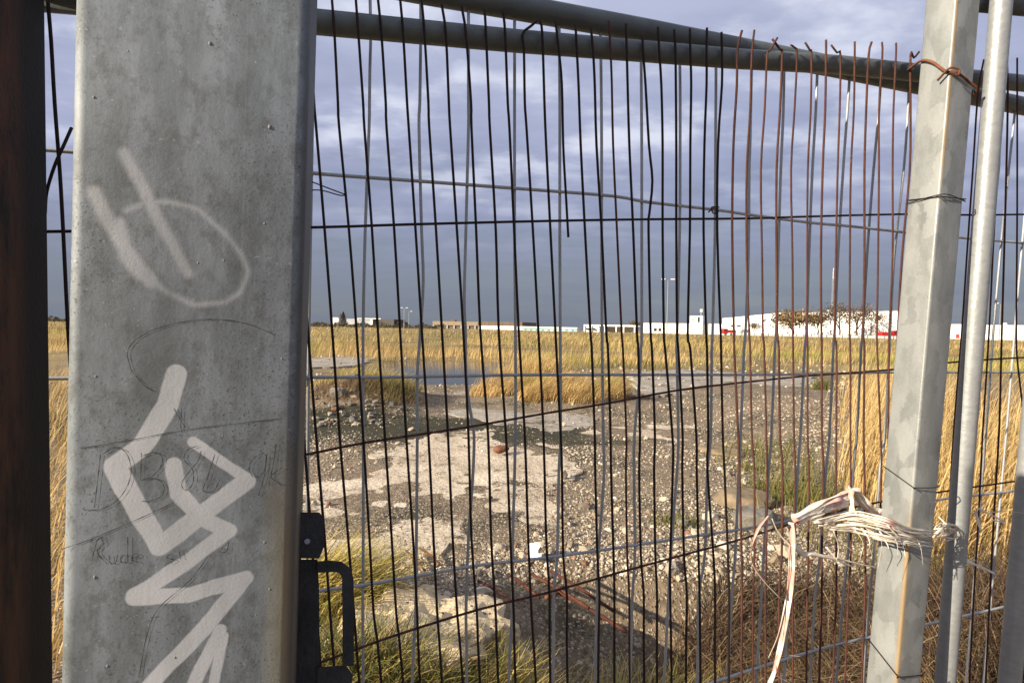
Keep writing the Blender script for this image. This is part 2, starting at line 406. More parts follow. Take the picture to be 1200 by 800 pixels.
def stones_np(x, y, z, r, cw=(0.28, 0.24, 0.14, 0.16, 0.09, 0.04, 0.05)):
    n = len(x); k = len(ICV)
    V = ICV[None] * (1 + rng.uniform(-0.22, 0.22, (n, k, 1))) * rng.uniform(0.55, 1.15, (n, 1, 3))
    V = np.einsum('nij,nkj->nki', rot_all(n), V) * r[:, None, None]; V[:, :, 2] *= 0.8
    V = V + np.stack([x, y, z], 1)[:, None]
    Fq = ICF[None] + (np.arange(n) * k)[:, None, None]
    c = STONE_C[rng.choice(7, n, p=cw)] * rng.uniform(0.75, 1.15, (n, 1))
    return V.reshape(-1, 3), Fq.reshape(-1, 3), np.repeat(c, k, 0)
def in_slabs(x, y):
    r = np.zeros(x.shape, bool)
    for P in SLABS: r |= inside(x, y, P)
    return r
def scatter_gravel(N, d0, d1, u0, u1, r0, r1):
    inv = rng.uniform(1 / d1, 1 / d0, N); d = 1 / inv; x = rng.uniform(u0, u1, N) * d
    fz = 0.05 + 0.035 * d; s = in_slabs(x, d); si = in_slabs(x + fz * snoise(x, d, 2.0) * 1.6, d + fz * snoise(d, x, 2.0) * 1.6)
    dens = np.clip(0.66 + 1.1 * snoise(x + 3.1, d * 0.9, 0.55), 0.06, 1)
    dens = np.where(si, 0.05 + 0.75 * np.clip(snoise(x, d, 1.5) * 2.2 - 0.45, 0, 1), dens)
    hol = (np.abs(d + 0.5 * snoise(x, d, 0.5) - 8.1) < 0.95) & (x + 0.6 * snoise(d, x, 0.5) < 0.8); dens = np.where(hol, dens * 0.22, dens)
    dens = np.where(bump(x, d, 0.8, 2.85, 0.9, 0.75, 4) > 0.4, 0.95, dens)
    keep = rng.uniform(size=N) < dens; x, d, s = x[keep], d[keep], s[keep]
    h = hgt(x, d); z = np.where(s, np.maximum(h, 0.010 + 0.003 * d), h)
    ok = h > WATER_Z + 0.02; x, d, z, s = x[ok], d[ok], z[ok], s[ok]
    r = rng.uniform(r0, r1, len(x)) ** 1.0 * (0.55 + 0.9 * rng.uniform(size=len(x)) ** 3) * (1 + 0.05 * d); r = np.where(s, r * 0.75, r)
    return stones_np(x, d, z + r * 0.15, r)
parts = [scatter_gravel(700, 2.2, 9.0, -0.42, 0.7, 0.022, 0.050), scatter_gravel(9000, 2.0, 3.7, -0.05, 0.62, 0.008, 0.020), scatter_gravel(70000, 2.0, 6.0, -0.42, 0.78, 0.0035, 0.0095), scatter_gravel(2600, 2.0, 7.0, -0.42, 0.78, 0.010, 0.022), scatter_gravel(22000, 6.0, 14.0, -0.42, 0.65, 0.006, 0.014), scatter_gravel(1800, 14, 26, -0.4, 0.6, 0.015, 0.04)]
off = 0; Vs, Fs, Cs = [], [], []
for v, f, c in parts: Vs.append(v); Fs.append(f + off); Cs.append(c); off += len(v)
link('gravel', mesh_np('gravel', np.concatenate(Vs), np.concatenate(Fs), M['stone'], False, np.concatenate(Cs)), kind='stuff',
     label='loose pale and brown gravel covering the broken ground', category='gravel')

def lump_mesh(name, sx, sy, sz, m, seed, sub=3, rough=0.22, cut=0.75, flat=None):
    """angular broken lump: icosphere clipped by random planes plus noise"""
    rr = random.Random(seed); bm = bmesh.new(); bmesh.ops.create_icosphere(bm, subdivisions=sub, radius=1.0)
    pl = []
    for k in range(7):
        n = Vector((rr.gauss(0, 1), rr.gauss(0, 1), rr.gauss(0, 1))).normalized(); pl.append((n, rr.uniform(cut - 0.15, cut + 0.12)))
    pl.append((Vector((0, 0, 1)), cut * 0.85))
    for v in bm.verts:
        c = v.co.copy()
        for n, dd in pl:
            e = c.dot(n) - dd
            if e > 0: c -= n * e
        c += c.normalized() * (mnoise.noise(c * 2.2 + Vector((seed, 0, 0))) * rough * 0.5 + mnoise.noise(c * 6 + Vector((seed, 5, 0))) * rough * 0.22)
        v.co = Vector((c.x * sx, c.y * sy, c.z * sz))
    me = bpy.data.meshes.new(name); bm.to_mesh(me); bm.free(); me.materials.append(m)
    return me
M['rub_grey'] = simple('grey_rubble', (0.22, 0.20, 0.165), 0.9, 0, 0.45, 9, 0.6, 30)
M['rub_pale'] = simple('pale_rubble', (0.40, 0.35, 0.275), 0.9, 0, 0.35, 9, 0.6, 30)
M['rub_brown'] = simple('brown_rubble', (0.25, 0.19, 0.12), 0.95, 0, 0.45, 8, 0.6, 25)
M['rub_red'] = simple('brick_rubble', (0.24, 0.105, 0.06), 0.9, 0, 0.4, 12, 0.6, 40)
lumps = {k: [lump_mesh('rubble_stone', 1, 0.8, 0.65, M[k], s) for s in range(4)] for k in ('rub_grey', 'rub_pale', 'rub_red')}
rr = random.Random(3)
for i in range(110):                                                    # heap beside the pond, lumps showing at its foot
    px = rr.triangular(360, 480, 385); py = rr.uniform(464, 490) - max(0, (px - 440)) * 0.1
    p = gnd(px, py, 0.12); z = float(hgt(p.x, p.y)); k = rr.choice(['rub_grey', 'rub_grey', 'rub_pale', 'rub_grey', 'rub_pale', 'rub_red'])
    o = thing('rubble_stone', (p.x, p.y, z + 0.02), {'rub_grey': 'grey broken stone at the foot of the rubble heap beside the pond', 'rub_pale': 'pale broken stone at the foot of the rubble heap beside the pond',
              'rub_red': 'red brick fragment at the foot of the rubble heap beside the pond'}[k], 'rubble', {'rub_grey': 'grey stones of the rubble heap', 'rub_pale': 'pale stones of the rubble heap', 'rub_red': 'brick fragments of the rubble heap'}[k], rr.choice(lumps[k]))
    s = rr.uniform(0.02, 0.065); o.scale = (s, s, s); o.rotation_euler = (rr.uniform(-0.4, 0.4), rr.uniform(-0.4, 0.4), rr.uniform(0, 6))
for i, (px, py, s) in enumerate([(412, 449, 0.17), (396, 455, 0.14)]):
    p = gnd(px, py + 14, 0.2); o = thing('boulder', (p.x, p.y, float(hgt(p.x, p.y)) + 0.08), ['pale grey boulder on top of the rubble heap', 'smaller grey boulder beside the top boulder on the rubble heap'][i], 'boulder', None, lumps['rub_grey'][i])
    o.scale = (s, s, s * 1.3)
for i, (px, py, sx, sy, sz, m, lab) in enumerate([
        (872, 590, 0.26, 0.20, 0.11, 'rub_brown', 'flat brown concrete block on gravel behind the fence'),
        (885, 615, 0.20, 0.16, 0.10, 'rub_grey', 'dark rounded lump of concrete below the flat brown block'),
        (845, 530, 0.30, 0.20, 0.06, 'rub_brown', 'low flat brown slab fragment farther out in the gravel'),
        (800, 615, 0.05, 0.05, 0.05, 'rub_grey', 'small grey stone beside a green weed tuft'),
        (788, 660, 0.07, 0.05, 0.05, 'rub_pale', 'pale yellowish stone half buried at the pit edge'),
        (732, 765, 0.06, 0.05, 0.05, 'rub_pale', 'pale pointed stone in the dry grass of the pit')]):
    p = gnd(px, py, 0.0); p.z = float(hgt(p.x, p.y))
    o = thing('concrete_lump', p + Vector((0, 0, sz * 0.35)), lab, 'rubble', None, lump_mesh('concrete_lump', sx, sy, sz, M[m], 40 + i, 3, 0.16, 0.8)); o.rotation_euler.z = i * 1.1
p = gnd(587, 529, 0.04); o = thing('brick', p + Vector((0, 0, 0.03)), 'broken reddish brown brick lying alone on the big concrete slab', 'brick', None, lump_mesh('brick', 0.11, 0.07, 0.055, M['rub_red'], 91, 3, 0.1, 0.72)); o.rotation_euler = (0.1, 0.05, 0.7)
# pale sandy concrete stump in the near grass
cb = lump_mesh('concrete_stump', 0.46, 0.36, 0.24, concrete_mat('sandy_concrete', (0.66, 0.54, 0.35), (0.50, 0.39, 0.235)), 17, 5, 0.62, 0.80)
o = thing('concrete_stump', (-0.36, 2.55, -0.02), 'pale sandy broken concrete stump rising out of the near grass', 'concrete', None, cb); o.rotation_euler = (0.05, 0.12, 0.5)

# rusty reinforcing bars sticking out of the slab edge
for i, (a, b, r, lab) in enumerate([
        ((560, 680), (598, 702), 0.011, 'short rusty bar lying beside the concrete stump'),
        ((595, 672), (632, 700), 0.012, 'rusty bar with its upper end in the gravel below the slab'),
        ((622, 672), (690, 712), 0.012, 'long rusty bar crossing the gravel below the white scrap'),
        ((645, 668), (720, 716), 0.013, 'thick rusty bar reaching down into the pit'),
        ((648, 690), (735, 740), 0.014, 'rusty steel bar lowest in the pit'),
        ((640, 700), (660, 692), 0.016, 'bright orange rusted stub of bar'),
        ((476, 645), (498, 668), 0.010, 'dark rusty bar end at the slab corner'),
        ((492, 642), (515, 660), 0.010, 'second dark rusty bar end at the slab corner')]):
    A = gnd(*a, 0.05); B = gnd(*b, -0.10 if i in (3, 4) else 0.02); mid = A.lerp(B, 0.5) + Vector((0.002, 0, 0.006)); r = r * 0.72
    g = tube_geo(spline([A, mid, B], 5), r, 7)
    oo = poly('rusty_bar', g[0], g[1], M['rust_orange'] if i == 5 else M['bar_rust'], None, True, A); oo['label'] = lab; oo['category'] = 'bar'; oo['group'] = 'rusty bars by the slab'
# white scrap
def crumpled(name, sx, sy, m, seed):
    bm = bmesh.new(); bmesh.ops.create_grid(bm, x_segments=10, y_segments=8, size=1.0)
    for v in bm.verts:
        c = v.co; e = 1 - 0.25 * abs(mnoise.noise(Vector((c.x * 2, c.y * 2, seed))))
        bite = 1 - 0.55 * max(0, c.x) * math.exp(-((c.y + 0.1) / 0.35) ** 2); rr_ = min(1.0, 1.15 / max(0.3, math.hypot(c.x, c.y)))
        v.co = Vector((c.x * sx * e * bite * rr_, c.y * sy * e * rr_, 0.35 * sx * mnoise.noise(Vector((c.x * 1.4, c.y * 1.4, seed + 3))) + 0.3 * sx * c.x * c.x))
    me = bpy.data.meshes.new(name); bm.to_mesh(me); bm.free(); me.materials.append(m); me.polygons.foreach_set('use_smooth', [True] * len(me.polygons))
    return me
M['white_plastic'] = simple('white_plastic', (0.82, 0.82, 0.80), 0.5, 0, 0.06, 8)
p = gnd(627, 646, 0.06); o = thing('plastic_scrap', p, 'crumpled white plastic scrap on the gravel beside rusty bars', 'litter', None, crumpled('plastic_scrap', 0.045, 0.055, M['white_plastic'], 2.0)); o.rotation_euler = (1.0, -0.3, -0.3)
sm = o.modifiers.new('thick', 'SOLIDIFY'); sm.thickness = 0.002

# ------------------------------------------------------------------ grasses
GC = {'gold': ((0.66, 0.475, 0.215), (0.55, 0.385, 0.155), (0.345, 0.241, 0.092)), 'green': ((0.15, 0.15, 0.04), (0.27, 0.22, 0.07), (0.08, 0.095, 0.025)),
      'dry': ((0.24, 0.15, 0.075), (0.14, 0.085, 0.045), (0.34, 0.25, 0.14)), 'dead': ((0.13, 0.082, 0.045), (0.07, 0.045, 0.027), (0.25, 0.175, 0.10), (0.10, 0.06, 0.035)), 'mix': ((0.50, 0.39, 0.11), (0.28, 0.28, 0.06), (0.40, 0.29, 0.10), (0.58, 0.45, 0.17))}  # 'dead' stalks coloured darker to stand in for shade at lower right
def blades(x, y, z, h, wd, ang, lean, pal, segs=4, droop=0.45):
    n = len(x); s = np.linspace(0, 1, segs + 1)[None]
    off = (lean * h)[:, None] * s ** 1.7; zz = h[:, None] * (s - droop * lean[:, None] * s ** 2.4)
    cxs = x[:, None] + off * np.cos(ang)[:, None]; cys = y[:, None] + off * np.sin(ang)[:, None]; czs = z[:, None] + zz
    wa = rng.uniform(0, np.pi, n); ww = wd[:, None] * (1 - 0.92 * s ** 1.5) * 0.5
    dx = np.cos(wa)[:, None] * ww; dy = np.sin(wa)[:, None] * ww
    V = np.stack([np.stack([cxs - dx, cys - dy, czs], -1), np.stack([cxs + dx, cys + dy, czs], -1)], 2).reshape(n, -1, 3)
    k = 2 * (segs + 1)
    f = np.array([[2 * i, 2 * i + 1, 2 * i + 3, 2 * i + 2] for i in range(segs)])
    Fq = (f[None] + (np.arange(n) * k)[:, None, None]).reshape(-1, 4)
    P = np.array(GC[pal]); c = P[rng.integers(0, len(P), n)] * rng.uniform(0.75, 1.25, (n, 1))
    return V.reshape(-1, 3), Fq, np.repeat(c, k, 0)
def grass_mesh(name, parts, origin=(0, 0, 0)):
    off = 0; V, Fq, C = [], [], []
    for v, f, c in parts: V.append(v - np.array(origin)); Fq.append(f + off); C.append(c); off += len(v)
    return mesh_np(name, np.concatenate(V), np.concatenate(Fq), M['grass'], False, np.concatenate(C))
def tuft(n, cx, cy, rx, ry, h0, h1, wd, ang, aspread, l0, l1, pal, p=0.6, droop=0.45, radial=0.0):
    a = rng.uniform(0, 6.283, n); r = rng.uniform(0, 1, n) ** p
    x = cx + rx * r * np.cos(a); y = cy + ry * r * np.sin(a); z = hgt(x, y) - 0.01
    an = rng.normal(R(ang), R(aspread), n)
    if radial:
        vx = np.cos(an) * (1 - radial) + np.cos(a) * radial; vy = np.sin(an) * (1 - radial) + np.sin(a) * radial; an = np.arctan2(vy, vx)
    h = rng.uniform(h0, h1, n) * (1 - 0.35 * r ** 2)
    return blades(x, y, z, h, rng.uniform(0.6, 1.3, n) * wd, an, rng.uniform(l0, l1, n), pal, droop=droop)
def clump(name, label, cat, parts, base, group=None):
    return thing(name, base, label, cat, group, grass_mesh(name, parts, base))

# the golden reed field out to the buildings: patches of different height, bare strips between
def field(N, d0, d1, u0, u1, h, wd, seglow=3):
    d = np.exp(rng.uniform(np.log(d0), np.log(d1), N)); x = rng.uniform(u0, u1, N) * d
    den = snoise(x * 0.55, d * 1.0, 0.16)
    keep = rng.uniform(size=N) < np.clip(0.75 + 1.6 * den, 0.05, 1)
    keep &= ~((np.abs((x + 2.1) / 2.7) ** 3 + np.abs((d - 20.4) / 5.2) ** 3) < 1) & ~in_slabs(x, d)
    x, d, den = x[keep], d[keep], den[keep]; n = len(x)
    hh = h * rng.uniform(0.5, 1.15, n) * np.clip(0.85 + 0.9 * den, 0.4, 1.2)
    dk = np.clip(0.82 + 0.75 * snoise(x * 0.6 + 50, d * 1.3, 0.22), 0.35, 1.15); g = snoise(x + 20, d, 0.2) > 0.12
    a = blades(x[~g], d[~g], hgt(x[~g], d[~g]), hh[~g], wd * rng.uniform(0.6, 1.3, (~g).sum()) * np.sqrt(d[~g] / d0), rng.normal(0.1, 0.7, (~g).sum()), rng.uniform(0.1, 0.6, (~g).sum()), 'gold', seglow)
    b = blades(x[g], d[g], hgt(x[g], d[g]), hh[g] * 0.85, wd * rng.uniform(0.6, 1.3, g.sum()) * np.sqrt(d[g] / d0), rng.normal(0.1, 0.7, g.sum()), rng.uniform(0.1, 0.6, g.sum()), 'mix', seglow)
    ka = np.repeat(dk[~g], len(a[0]) // max(1, (~g).sum()))[:, None]; kb = np.repeat(dk[g], len(b[0]) // max(1, g.sum()))[:, None]
    return [(a[0], a[1], a[2] * ka), (b[0], b[1], b[2] * kb * np.array([0.9, 1.0, 0.85]))]
parts = field(30000, 21, 45, -1.0, 0.95, 0.62, 0.016) + field(26000, 45, 110, -1.0, 0.95, 0.75, 0.035) + field(14000, 110, 330, -1.0, 0.95, 0.8, 0.10, 2)
link('reed_field', grass_mesh('reed_field', parts), kind='stuff', label='golden reed field stretching to the far buildings', category='reeds')

# bank of tall reeds on the right, ground cover of short grass
a = rng.uniform(0, 1, 9000); yy = 3.3 + 11.5 * a ** 1.3; xx = 2.55 + 0.16 * (yy - 3.3) + np.abs(rng.normal(0, 0.9, 9000)) * (0.6 + 0.12 * yy)
ok = (xx / yy > 0.60 + rng.normal(0, 0.02, 9000)) & (xx / yy < 1.25); xx, yy = xx[ok], yy[ok]; n = len(xx)
pa = blades(xx, yy, hgt(xx, yy), rng.uniform(0.5, 1.05, n), rng.uniform(0.004, 0.010, n), rng.normal(0.25, 0.5, n), rng.uniform(0.15, 0.75, n), 'gold', 5)
n2 = 1100; y2 = rng.uniform(3.0, 7, n2); x2 = 2.35 + 0.16 * (y2 - 3) + rng.normal(0, 0.25, n2)
pb = blades(x2, y2, hgt(x2, y2), rng.uniform(0.12, 0.38, n2), rng.uniform(0.004, 0.009, n2), rng.normal(0.3, 1.0, n2), rng.uniform(0.2, 0.8, n2), 'green', 4)
nl = 2600; yl = rng.uniform(2.2, 14, nl); xl = -yl * rng.uniform(0.66, 0.98, nl)
pc = blades(xl, yl, hgt(xl, yl), rng.uniform(0.3, 0.75, nl), rng.uniform(0.005, 0.011, nl), rng.normal(0.2, 0.6, nl), rng.uniform(0.2, 0.8, nl), 'gold', 4)
link('reed_margin', grass_mesh('reed_margin', [pc]), kind='stuff', label='golden grass margin seen between stanchion and gate post', category='grass')
n3_ = 4200; y3 = rng.uniform(2.6, 9, n3_); x3 = y3 * rng.uniform(0.64, 1.1, n3_) + 0.1
pd = blades(x3, y3, hgt(x3, y3), rng.uniform(0.2, 0.6, n3_), rng.uniform(0.004, 0.009, n3_), rng.normal(0.25, 0.8, n3_), rng.uniform(0.4, 1.1, n3_), 'dead', 4)
link('reed_bank', grass_mesh('reed_bank', [pa, pb, pd]), kind='stuff', label='tall dry reeds bending along the bank behind the galvanised post', category='reeds')

c0 = gnd(655, 478, 0.0)
clump('reed_clump', 'dense golden reed clump swept sideways beside the concrete tongue', 'reeds',
      [tuft(random.randint(350, 900), c0.x + random.uniform(-1.35, 1.2), c0.y + random.uniform(0.15, 1.9), random.uniform(0.3, 0.6), random.uniform(0.25, 0.5), 0.3, random.uniform(0.5, 0.95), 0.009, random.uniform(-15, 25), 35, 0.25, 0.95, random.choice(['gold', 'gold', 'gold', 'mix']), 0.6) for _ in range(17)], (c0.x, c0.y + 0.6, 0))
c1 = gnd(600, 432, 0.0)
clump('reed_clump', 'thin upright golden reeds at the far pond corner', 'reeds',
      [tuft(1500, c1.x + 0.6, c1.y, 1.5, 1.2, 0.5, 0.95, 0.012, 10, 40, 0.2, 0.7, 'gold', 0.6)], (c1.x + 0.6, c1.y, 0))
c2 = gnd(425, 462, 0.0)
clump('grass_tussock', 'green and yellow grass tussock topping the rubble heap', 'grass',
      [tuft(2200, -2.9, 11.0, 1.2, 0.7, 0.2, 0.5, 0.009, 10, 50, 0.3, 0.9, 'mix', 0.55), tuft(2400, -2.6, 9.8, 1.1, 0.65, 0.10, 0.32, 0.008, 0, 80, 0.3, 1.0, 'dry', 0.7), tuft(900, -2.2, 9.9, 0.6, 0.6, 0.12, 0.36, 0.008, 0, 80, 0.3, 1.0, 'green', 0.7)], (-2.7, 10.4, 0.3))
clump('grass_tussock', 'bright yellow-green tussock arching beside the steel handle', 'grass',
      [tuft(1000, -0.93, 2.80, 0.36, 0.26, 0.28, 0.58, 0.008, 5, 35, 0.5, 1.05, 'mix', 0.6)], (-0.93, 2.80, 0))
clump('grass_tussock', 'green and straw tussock in front of the concrete stump', 'grass',
      [tuft(1100, -0.55, 2.18, 0.5, 0.14, 0.18, 0.42, 0.007, 60, 80, 0.3, 0.9, 'green', 0.7), tuft(500, -0.55, 2.2, 0.5, 0.16, 0.15, 0.40, 0.006, 0, 80, 0.3, 0.9, 'mix', 0.7)], (-0.6, 2.14, 0))
clump('grass_tussock', 'pale straw and green tussock between concrete stump and pit', 'grass',
      [tuft(700, 0.02, 2.28, 0.26, 0.18, 0.22, 0.44, 0.007, 40, 50, 0.3, 0.8, 'mix', 0.7), tuft(300, 0.0, 2.2, 0.3, 0.15, 0.15, 0.35, 0.006, 20, 60, 0.3, 0.9, 'green', 0.7)], (0.02, 2.28, 0))
clump('grass_tussock', 'dark straw tussock drooping over the pit', 'grass',
      [tuft(900, 0.72, 2.62, 0.5, 0.25, 0.26, 0.48, 0.008, 20, 45, 0.6, 1.15, 'mix', 0.7), tuft(1200, 0.9, 2.62, 0.6, 0.3, 0.2, 0.42, 0.006, 30, 60, 0.4, 1.0, 'dead', 0.7)], (0.72, 2.62, -0.4))
clump('dead_grass', 'tangle of flattened dead brown stalks behind the torn tape', 'grass',
      [tuft(4200, 1.55, 2.78, 0.78, 0.62, 0.30, 0.72, 0.006, 15, 70, 0.6, 1.2, 'dead', 0.6, 0.55), tuft(900, 1.5, 2.65, 0.75, 0.45, 0.25, 0.6, 0.006, 15, 70, 0.7, 1.2, 'gold', 0.6, 0.6)], (1.55, 2.78, -0.1))
clump('dead_grass', 'brown and green stalks at the foot of the right-hand pipes', 'grass',
      [tuft(2600, 2.35, 2.5, 0.65, 0.55, 0.3, 0.75, 0.006, 15, 60, 0.5, 1.1, 'dead', 0.6, 0.5), tuft(400, 2.3, 2.2, 0.6, 0.3, 0.2, 0.5, 0.008, 10, 60, 0.5, 1.1, 'green', 0.6, 0.5)], (2.35, 2.45, 0))
for px, py, n, h, lab in [(790, 612, 160, 0.16, 'small bright green weed tuft in the gravel'), (905, 575, 420, 0.2, 'low green weeds behind the flat brown block'), (950, 590, 420, 0.26, 'dark green weeds at the foot of the reed bank'),
                          (880, 548, 160, 0.13, 'tiny green weed tuft between the slab fragments'), (745, 470, 260, 0.25, 'brown grass fringe at the end of the swept reed clump'), (965, 462, 500, 0.5, 'olive grass tuft at the end of the far concrete strip')]:
    p = gnd(px, py, 0.0); s = 0.2 if h < 0.2 else 0.34
    clump('weed_tuft', lab, 'weeds', [tuft(n, p.x, p.y, s, s * 0.7, h * 0.5, h, 0.007, 0, 120, 0.2, 0.9, 'green' if h != 0.25 else 'dry', 0.7)], (p.x, p.y, float(hgt(p.x, p.y))))

# ------------------------------------------------------------------ fence panels (two overlapping mesh panels along one line)
def vplane(u, d, th):
    p = Vector((u * d, d, EYE)); e = Vector((math.cos(R(th)), math.sin(R(th)), 0)); n = Vector((e.y, -e.x, 0)); return p, e, n
RP, RE, RN = vplane(-0.343, 0.966, 18.0)          # rusty panel
GP, GE, GN = vplane(-0.262, 1.065, 18.5)          # zinc panel behind it
def rp(px, py, o=0.0): return on_plane(px, py, RP + RN * o, RN)
def gp(px, py, o=0.0): return on_plane(px, py, GP + GN * o, GN)
def extend(pts, z):
    """carry a wire on to height z below its last traced point"""
    a, b = pts[-3], pts[-1]; d = b - a
    return pts + [b + d * ((z - b.z) / d.z)]

rust = thing('mesh_fence_panel', RP + Vector((0, 0, -EYE)), 'rusty mesh fence panel of close upright wires under a sagging top rail', 'fence')
zinc = thing('mesh_fence_panel', GP + Vector((0, 0, -EYE)), 'galvanised mesh fence panel of wide-set wires behind the rusty one', 'fence')
Y1 = [0, 40, 120, 150, 270, 390, 510, 630, 720, 800]
WL = [
 [(270, 352), (390, 361), (510, 370.5), (630, 380.5), (720, 387), (800, 393)],
 [(20, 361), (40, 363), (120, 368), (150, 370.5), (270, 380.5), (390, 389.5), (510, 398), (630, 408), (720, 415), (800, 421)],
 list(zip(Y1, [389, 392, 396, 397.5, 409, 418, 425.5, 433, 438, 447])),
 list(zip(Y1, [417, 420, 425.5, 427, 436, 443, 451, 459, 464.5, 472.5])),
 list(zip(Y1, [443, 447, 452, 453, 462, 469, 476, 484, 489, 492])),
 list(zip(Y1, [469, 472.5, 477, 479, 487, 494.5, 502, 508, 512.5, 518])),
 list(zip(Y1, [494, 497.5, 502, 503, 511, 518, 525, 530.5, 536, 542.5])),
 list(zip([5] + Y1[1:], [517.5, 522.5, 526, 527.5, 535.5, 543, 549, 552.5, 559, 562.5])),
 list(zip([8] + Y1[1:], [541, 546, 552, 552.5, 558, 563, 572, 575.5, 581, 584])),
 list(zip([12] + Y1[1:], [568, 569.5, 573, 574, 581, 584.5, 593, 598, 602, 604])),
 list(zip([14] + Y1[1:], [589.5, 592, 595, 597, 602.5, 608, 615, 619, 623, 628])),
 [(24, 630), (31, 622), (40, 612.5), (60, 614), (120, 615), (150, 617), (270, 624.5), (390, 631), (510, 637), (630, 640), (700, 644), (800, 645)],
 [(24, 632.5), (40, 635.5), (120, 638), (170, 640), (270, 645), (390, 651), (510, 657), (550, 658.5), (650, 660), (700, 664.5), (800, 665)],
 [(26, 651), (60, 655), (100, 658.5), (170, 660), (225, 663), (278, 666)],
]
Y2 = [60, 100, 170, 270, 390, 410, 510, 550, 650, 700, 800]
def w2(tip, xs): return [tip] + list(zip(Y2, xs))
WL += [
 w2((30, 674.5), [676, 678, 680.5, 685.5, 692, 693.5, 697, 697.5, 700, 702.5, 701]),
 w2((33, 692.5), [695, 697, 699, 705, 710.5, 712.5, 715.5, 716, 719, 720, 720]),
 w2((25, 713.5), [715.5, 717, 718.5, 723, 728.5, 730, 734, 733.5, 735, 737.5, 738]),
 w2((28, 733.5), [734.5, 735.5, 737.5, 742, 746.5, 748, 750, 749, 751, 754.5, 755]),
 [(42, 753), (60, 753.5), (100, 756.5), (170, 760.5), (212, 764.5), (250, 761), (270, 760), (390, 762.5), (410, 764), (510, 767.5), (550, 766.5), (650, 768), (700, 770), (800, 770)],
 w2((32, 771), [772.5, 775, 776.5, 776.5, 778, 779.5, 788, 788.5, 785.5, 785.5, 787]),
 w2((35, 790), [791.5, 792, 792.5, 792.5, 793.5, 795, 800, 799.5, 801.5, 805, 804]),
 w2((34, 808.5), [809, 810, 809, 808.5, 806, 809, 816, 816.5, 818.5, 820, 821]),
 w2((33, 828.5), [828, 828, 825.5, 824.5, 827.5, 828.5, 830, 829, 836, 838, 838]),
 w2((38, 845.5), [846, 846, 841.5, 840.5, 844.5, 845, 847, 849, 853, 854.5, 854]),
 w2((36, 869.5), [864, 863.5, 859.5, 858, 860, 860.5, 865, 866.5, 869, 869.5, 869]),
]
Y3 = [65, 130, 200, 300, 390, 410, 510, 550, 650, 700, 800]
def w3(tips, xs): return tips + list(zip(Y3, xs))
WL += [
 w3([(35.5, 884)], [881, 879, 875, 875, 878, 879, 881, 884, 884, 882.4, 882]),
 w3([(44.5, 911), (60, 902)], [899, 896, 891.6, 893, 894, 895.6, 898, 899, 898, 897, 897]),
 w3([(46, 905), (58, 914)], [916.6, 914, 910, 910, 911, 912.6, 914, 917, 916, 913, 913]),
 w3([(53, 926.5), (56, 931)], [934, 931, 927, 928.6, 929, 929.4, 930.4, 932, 931, 929, 929]),
 w3([(50, 943.5), (59, 949)], [951, 950, 946.6, 946, 946, 946.4, 946.4, 948, 947, 946, 945]),
 w3([(47, 968)], [968, 967, 964, 962, 962.6, 963, 963, 965, 963, 963, 960]),
 w3([(53, 974), (62, 981)], [985, 984, 981.6, 979.6, 978, 980.4, 980, 980, 980, 980, 976]),
 w3([(49, 1001.6)], [1001.6, 1000.6, 997, 996, 995.6, 996.6, 996.6, 997, 997, 994, 990]),
 w3([(49.5, 1021.5)], [1018, 1015, 1013, 1013, 1011.6, 1013, 1012, 1013, 1014, 1013.6, 1010]),
 w3([(49.5, 1033.5)], [1034, 1030, 1030, 1029, 1027.6, 1028, 1032, 1033, 1030, 1028, 1024]),
 w3([(50.5, 1050)], [1050, 1047, 1046, 1046, 1042, 1041.6, 1041, 1040, 1036, 1034, 1030]),
 w3([(61, 1077), (68, 1071)], [1067, 1067, 1066, 1057, 1052, 1051, 1047, 1045, 1042, 1040, 1036]),
 [(70, 1153), (110, 1146), (200, 1140), (300, 1133), (390, 1127), (500, 1118), (600, 1112), (700, 1106), (800, 1100)],
 [(75, 1166), (170, 1172), (250, 1166), (390, 1159), (500, 1152), (600, 1147), (700, 1141), (800, 1136)],
 [(68, 1180), (120, 1181), (250, 1178), (390, 1174), (500, 1171), (600, 1165), (700, 1160), (800, 1155)],
 [(68, 1192), (250, 1192), (390, 1191), (430, 1193), (500, 1200), (600, 1198), (700, 1194), (800, 1190)],
 [(2, 56), (50, 60), (120, 64), (200, 70), (270, 74), (390, 80), (500, 88), (650, 98), (800, 108)],
]
for k in range(9):          # uprights that carry on behind the big post
    x0 = 326 - k * 28.5; WL.append([(max(0, 18 - 0.085 * (375 - x0)) + 2, x0 - 2), (150, x0 + 4), (270, x0 + 13), (390, x0 + 21), (510, x0 + 30), (630, x0 + 39), (800, x0 + 51)])
for i, L in enumerate(WL):
    jit = 0.0015 * math.sin(i * 2.7)
    pts = [rp(x, y, jit) for y, x in L]
    if L[-1][0] >= 790: pts = extend(pts, 0.12)
    orange = (24 <= i < 41) or i == 16  # sunlit uprights; the others take the rust with shade painted in
    pts2 = spline(pts, 3)
    if L[-1][0] < 300: tube('upright_wire', pts2, 0.0024, M['wire_dark'], rust, 6)
    else: tube('upright_wire', pts2, (0.0022 if orange else 0.0025) if i % 3 else 0.0025, M['wire_rust'] if orange else M['wire_dark'], rust, 6)
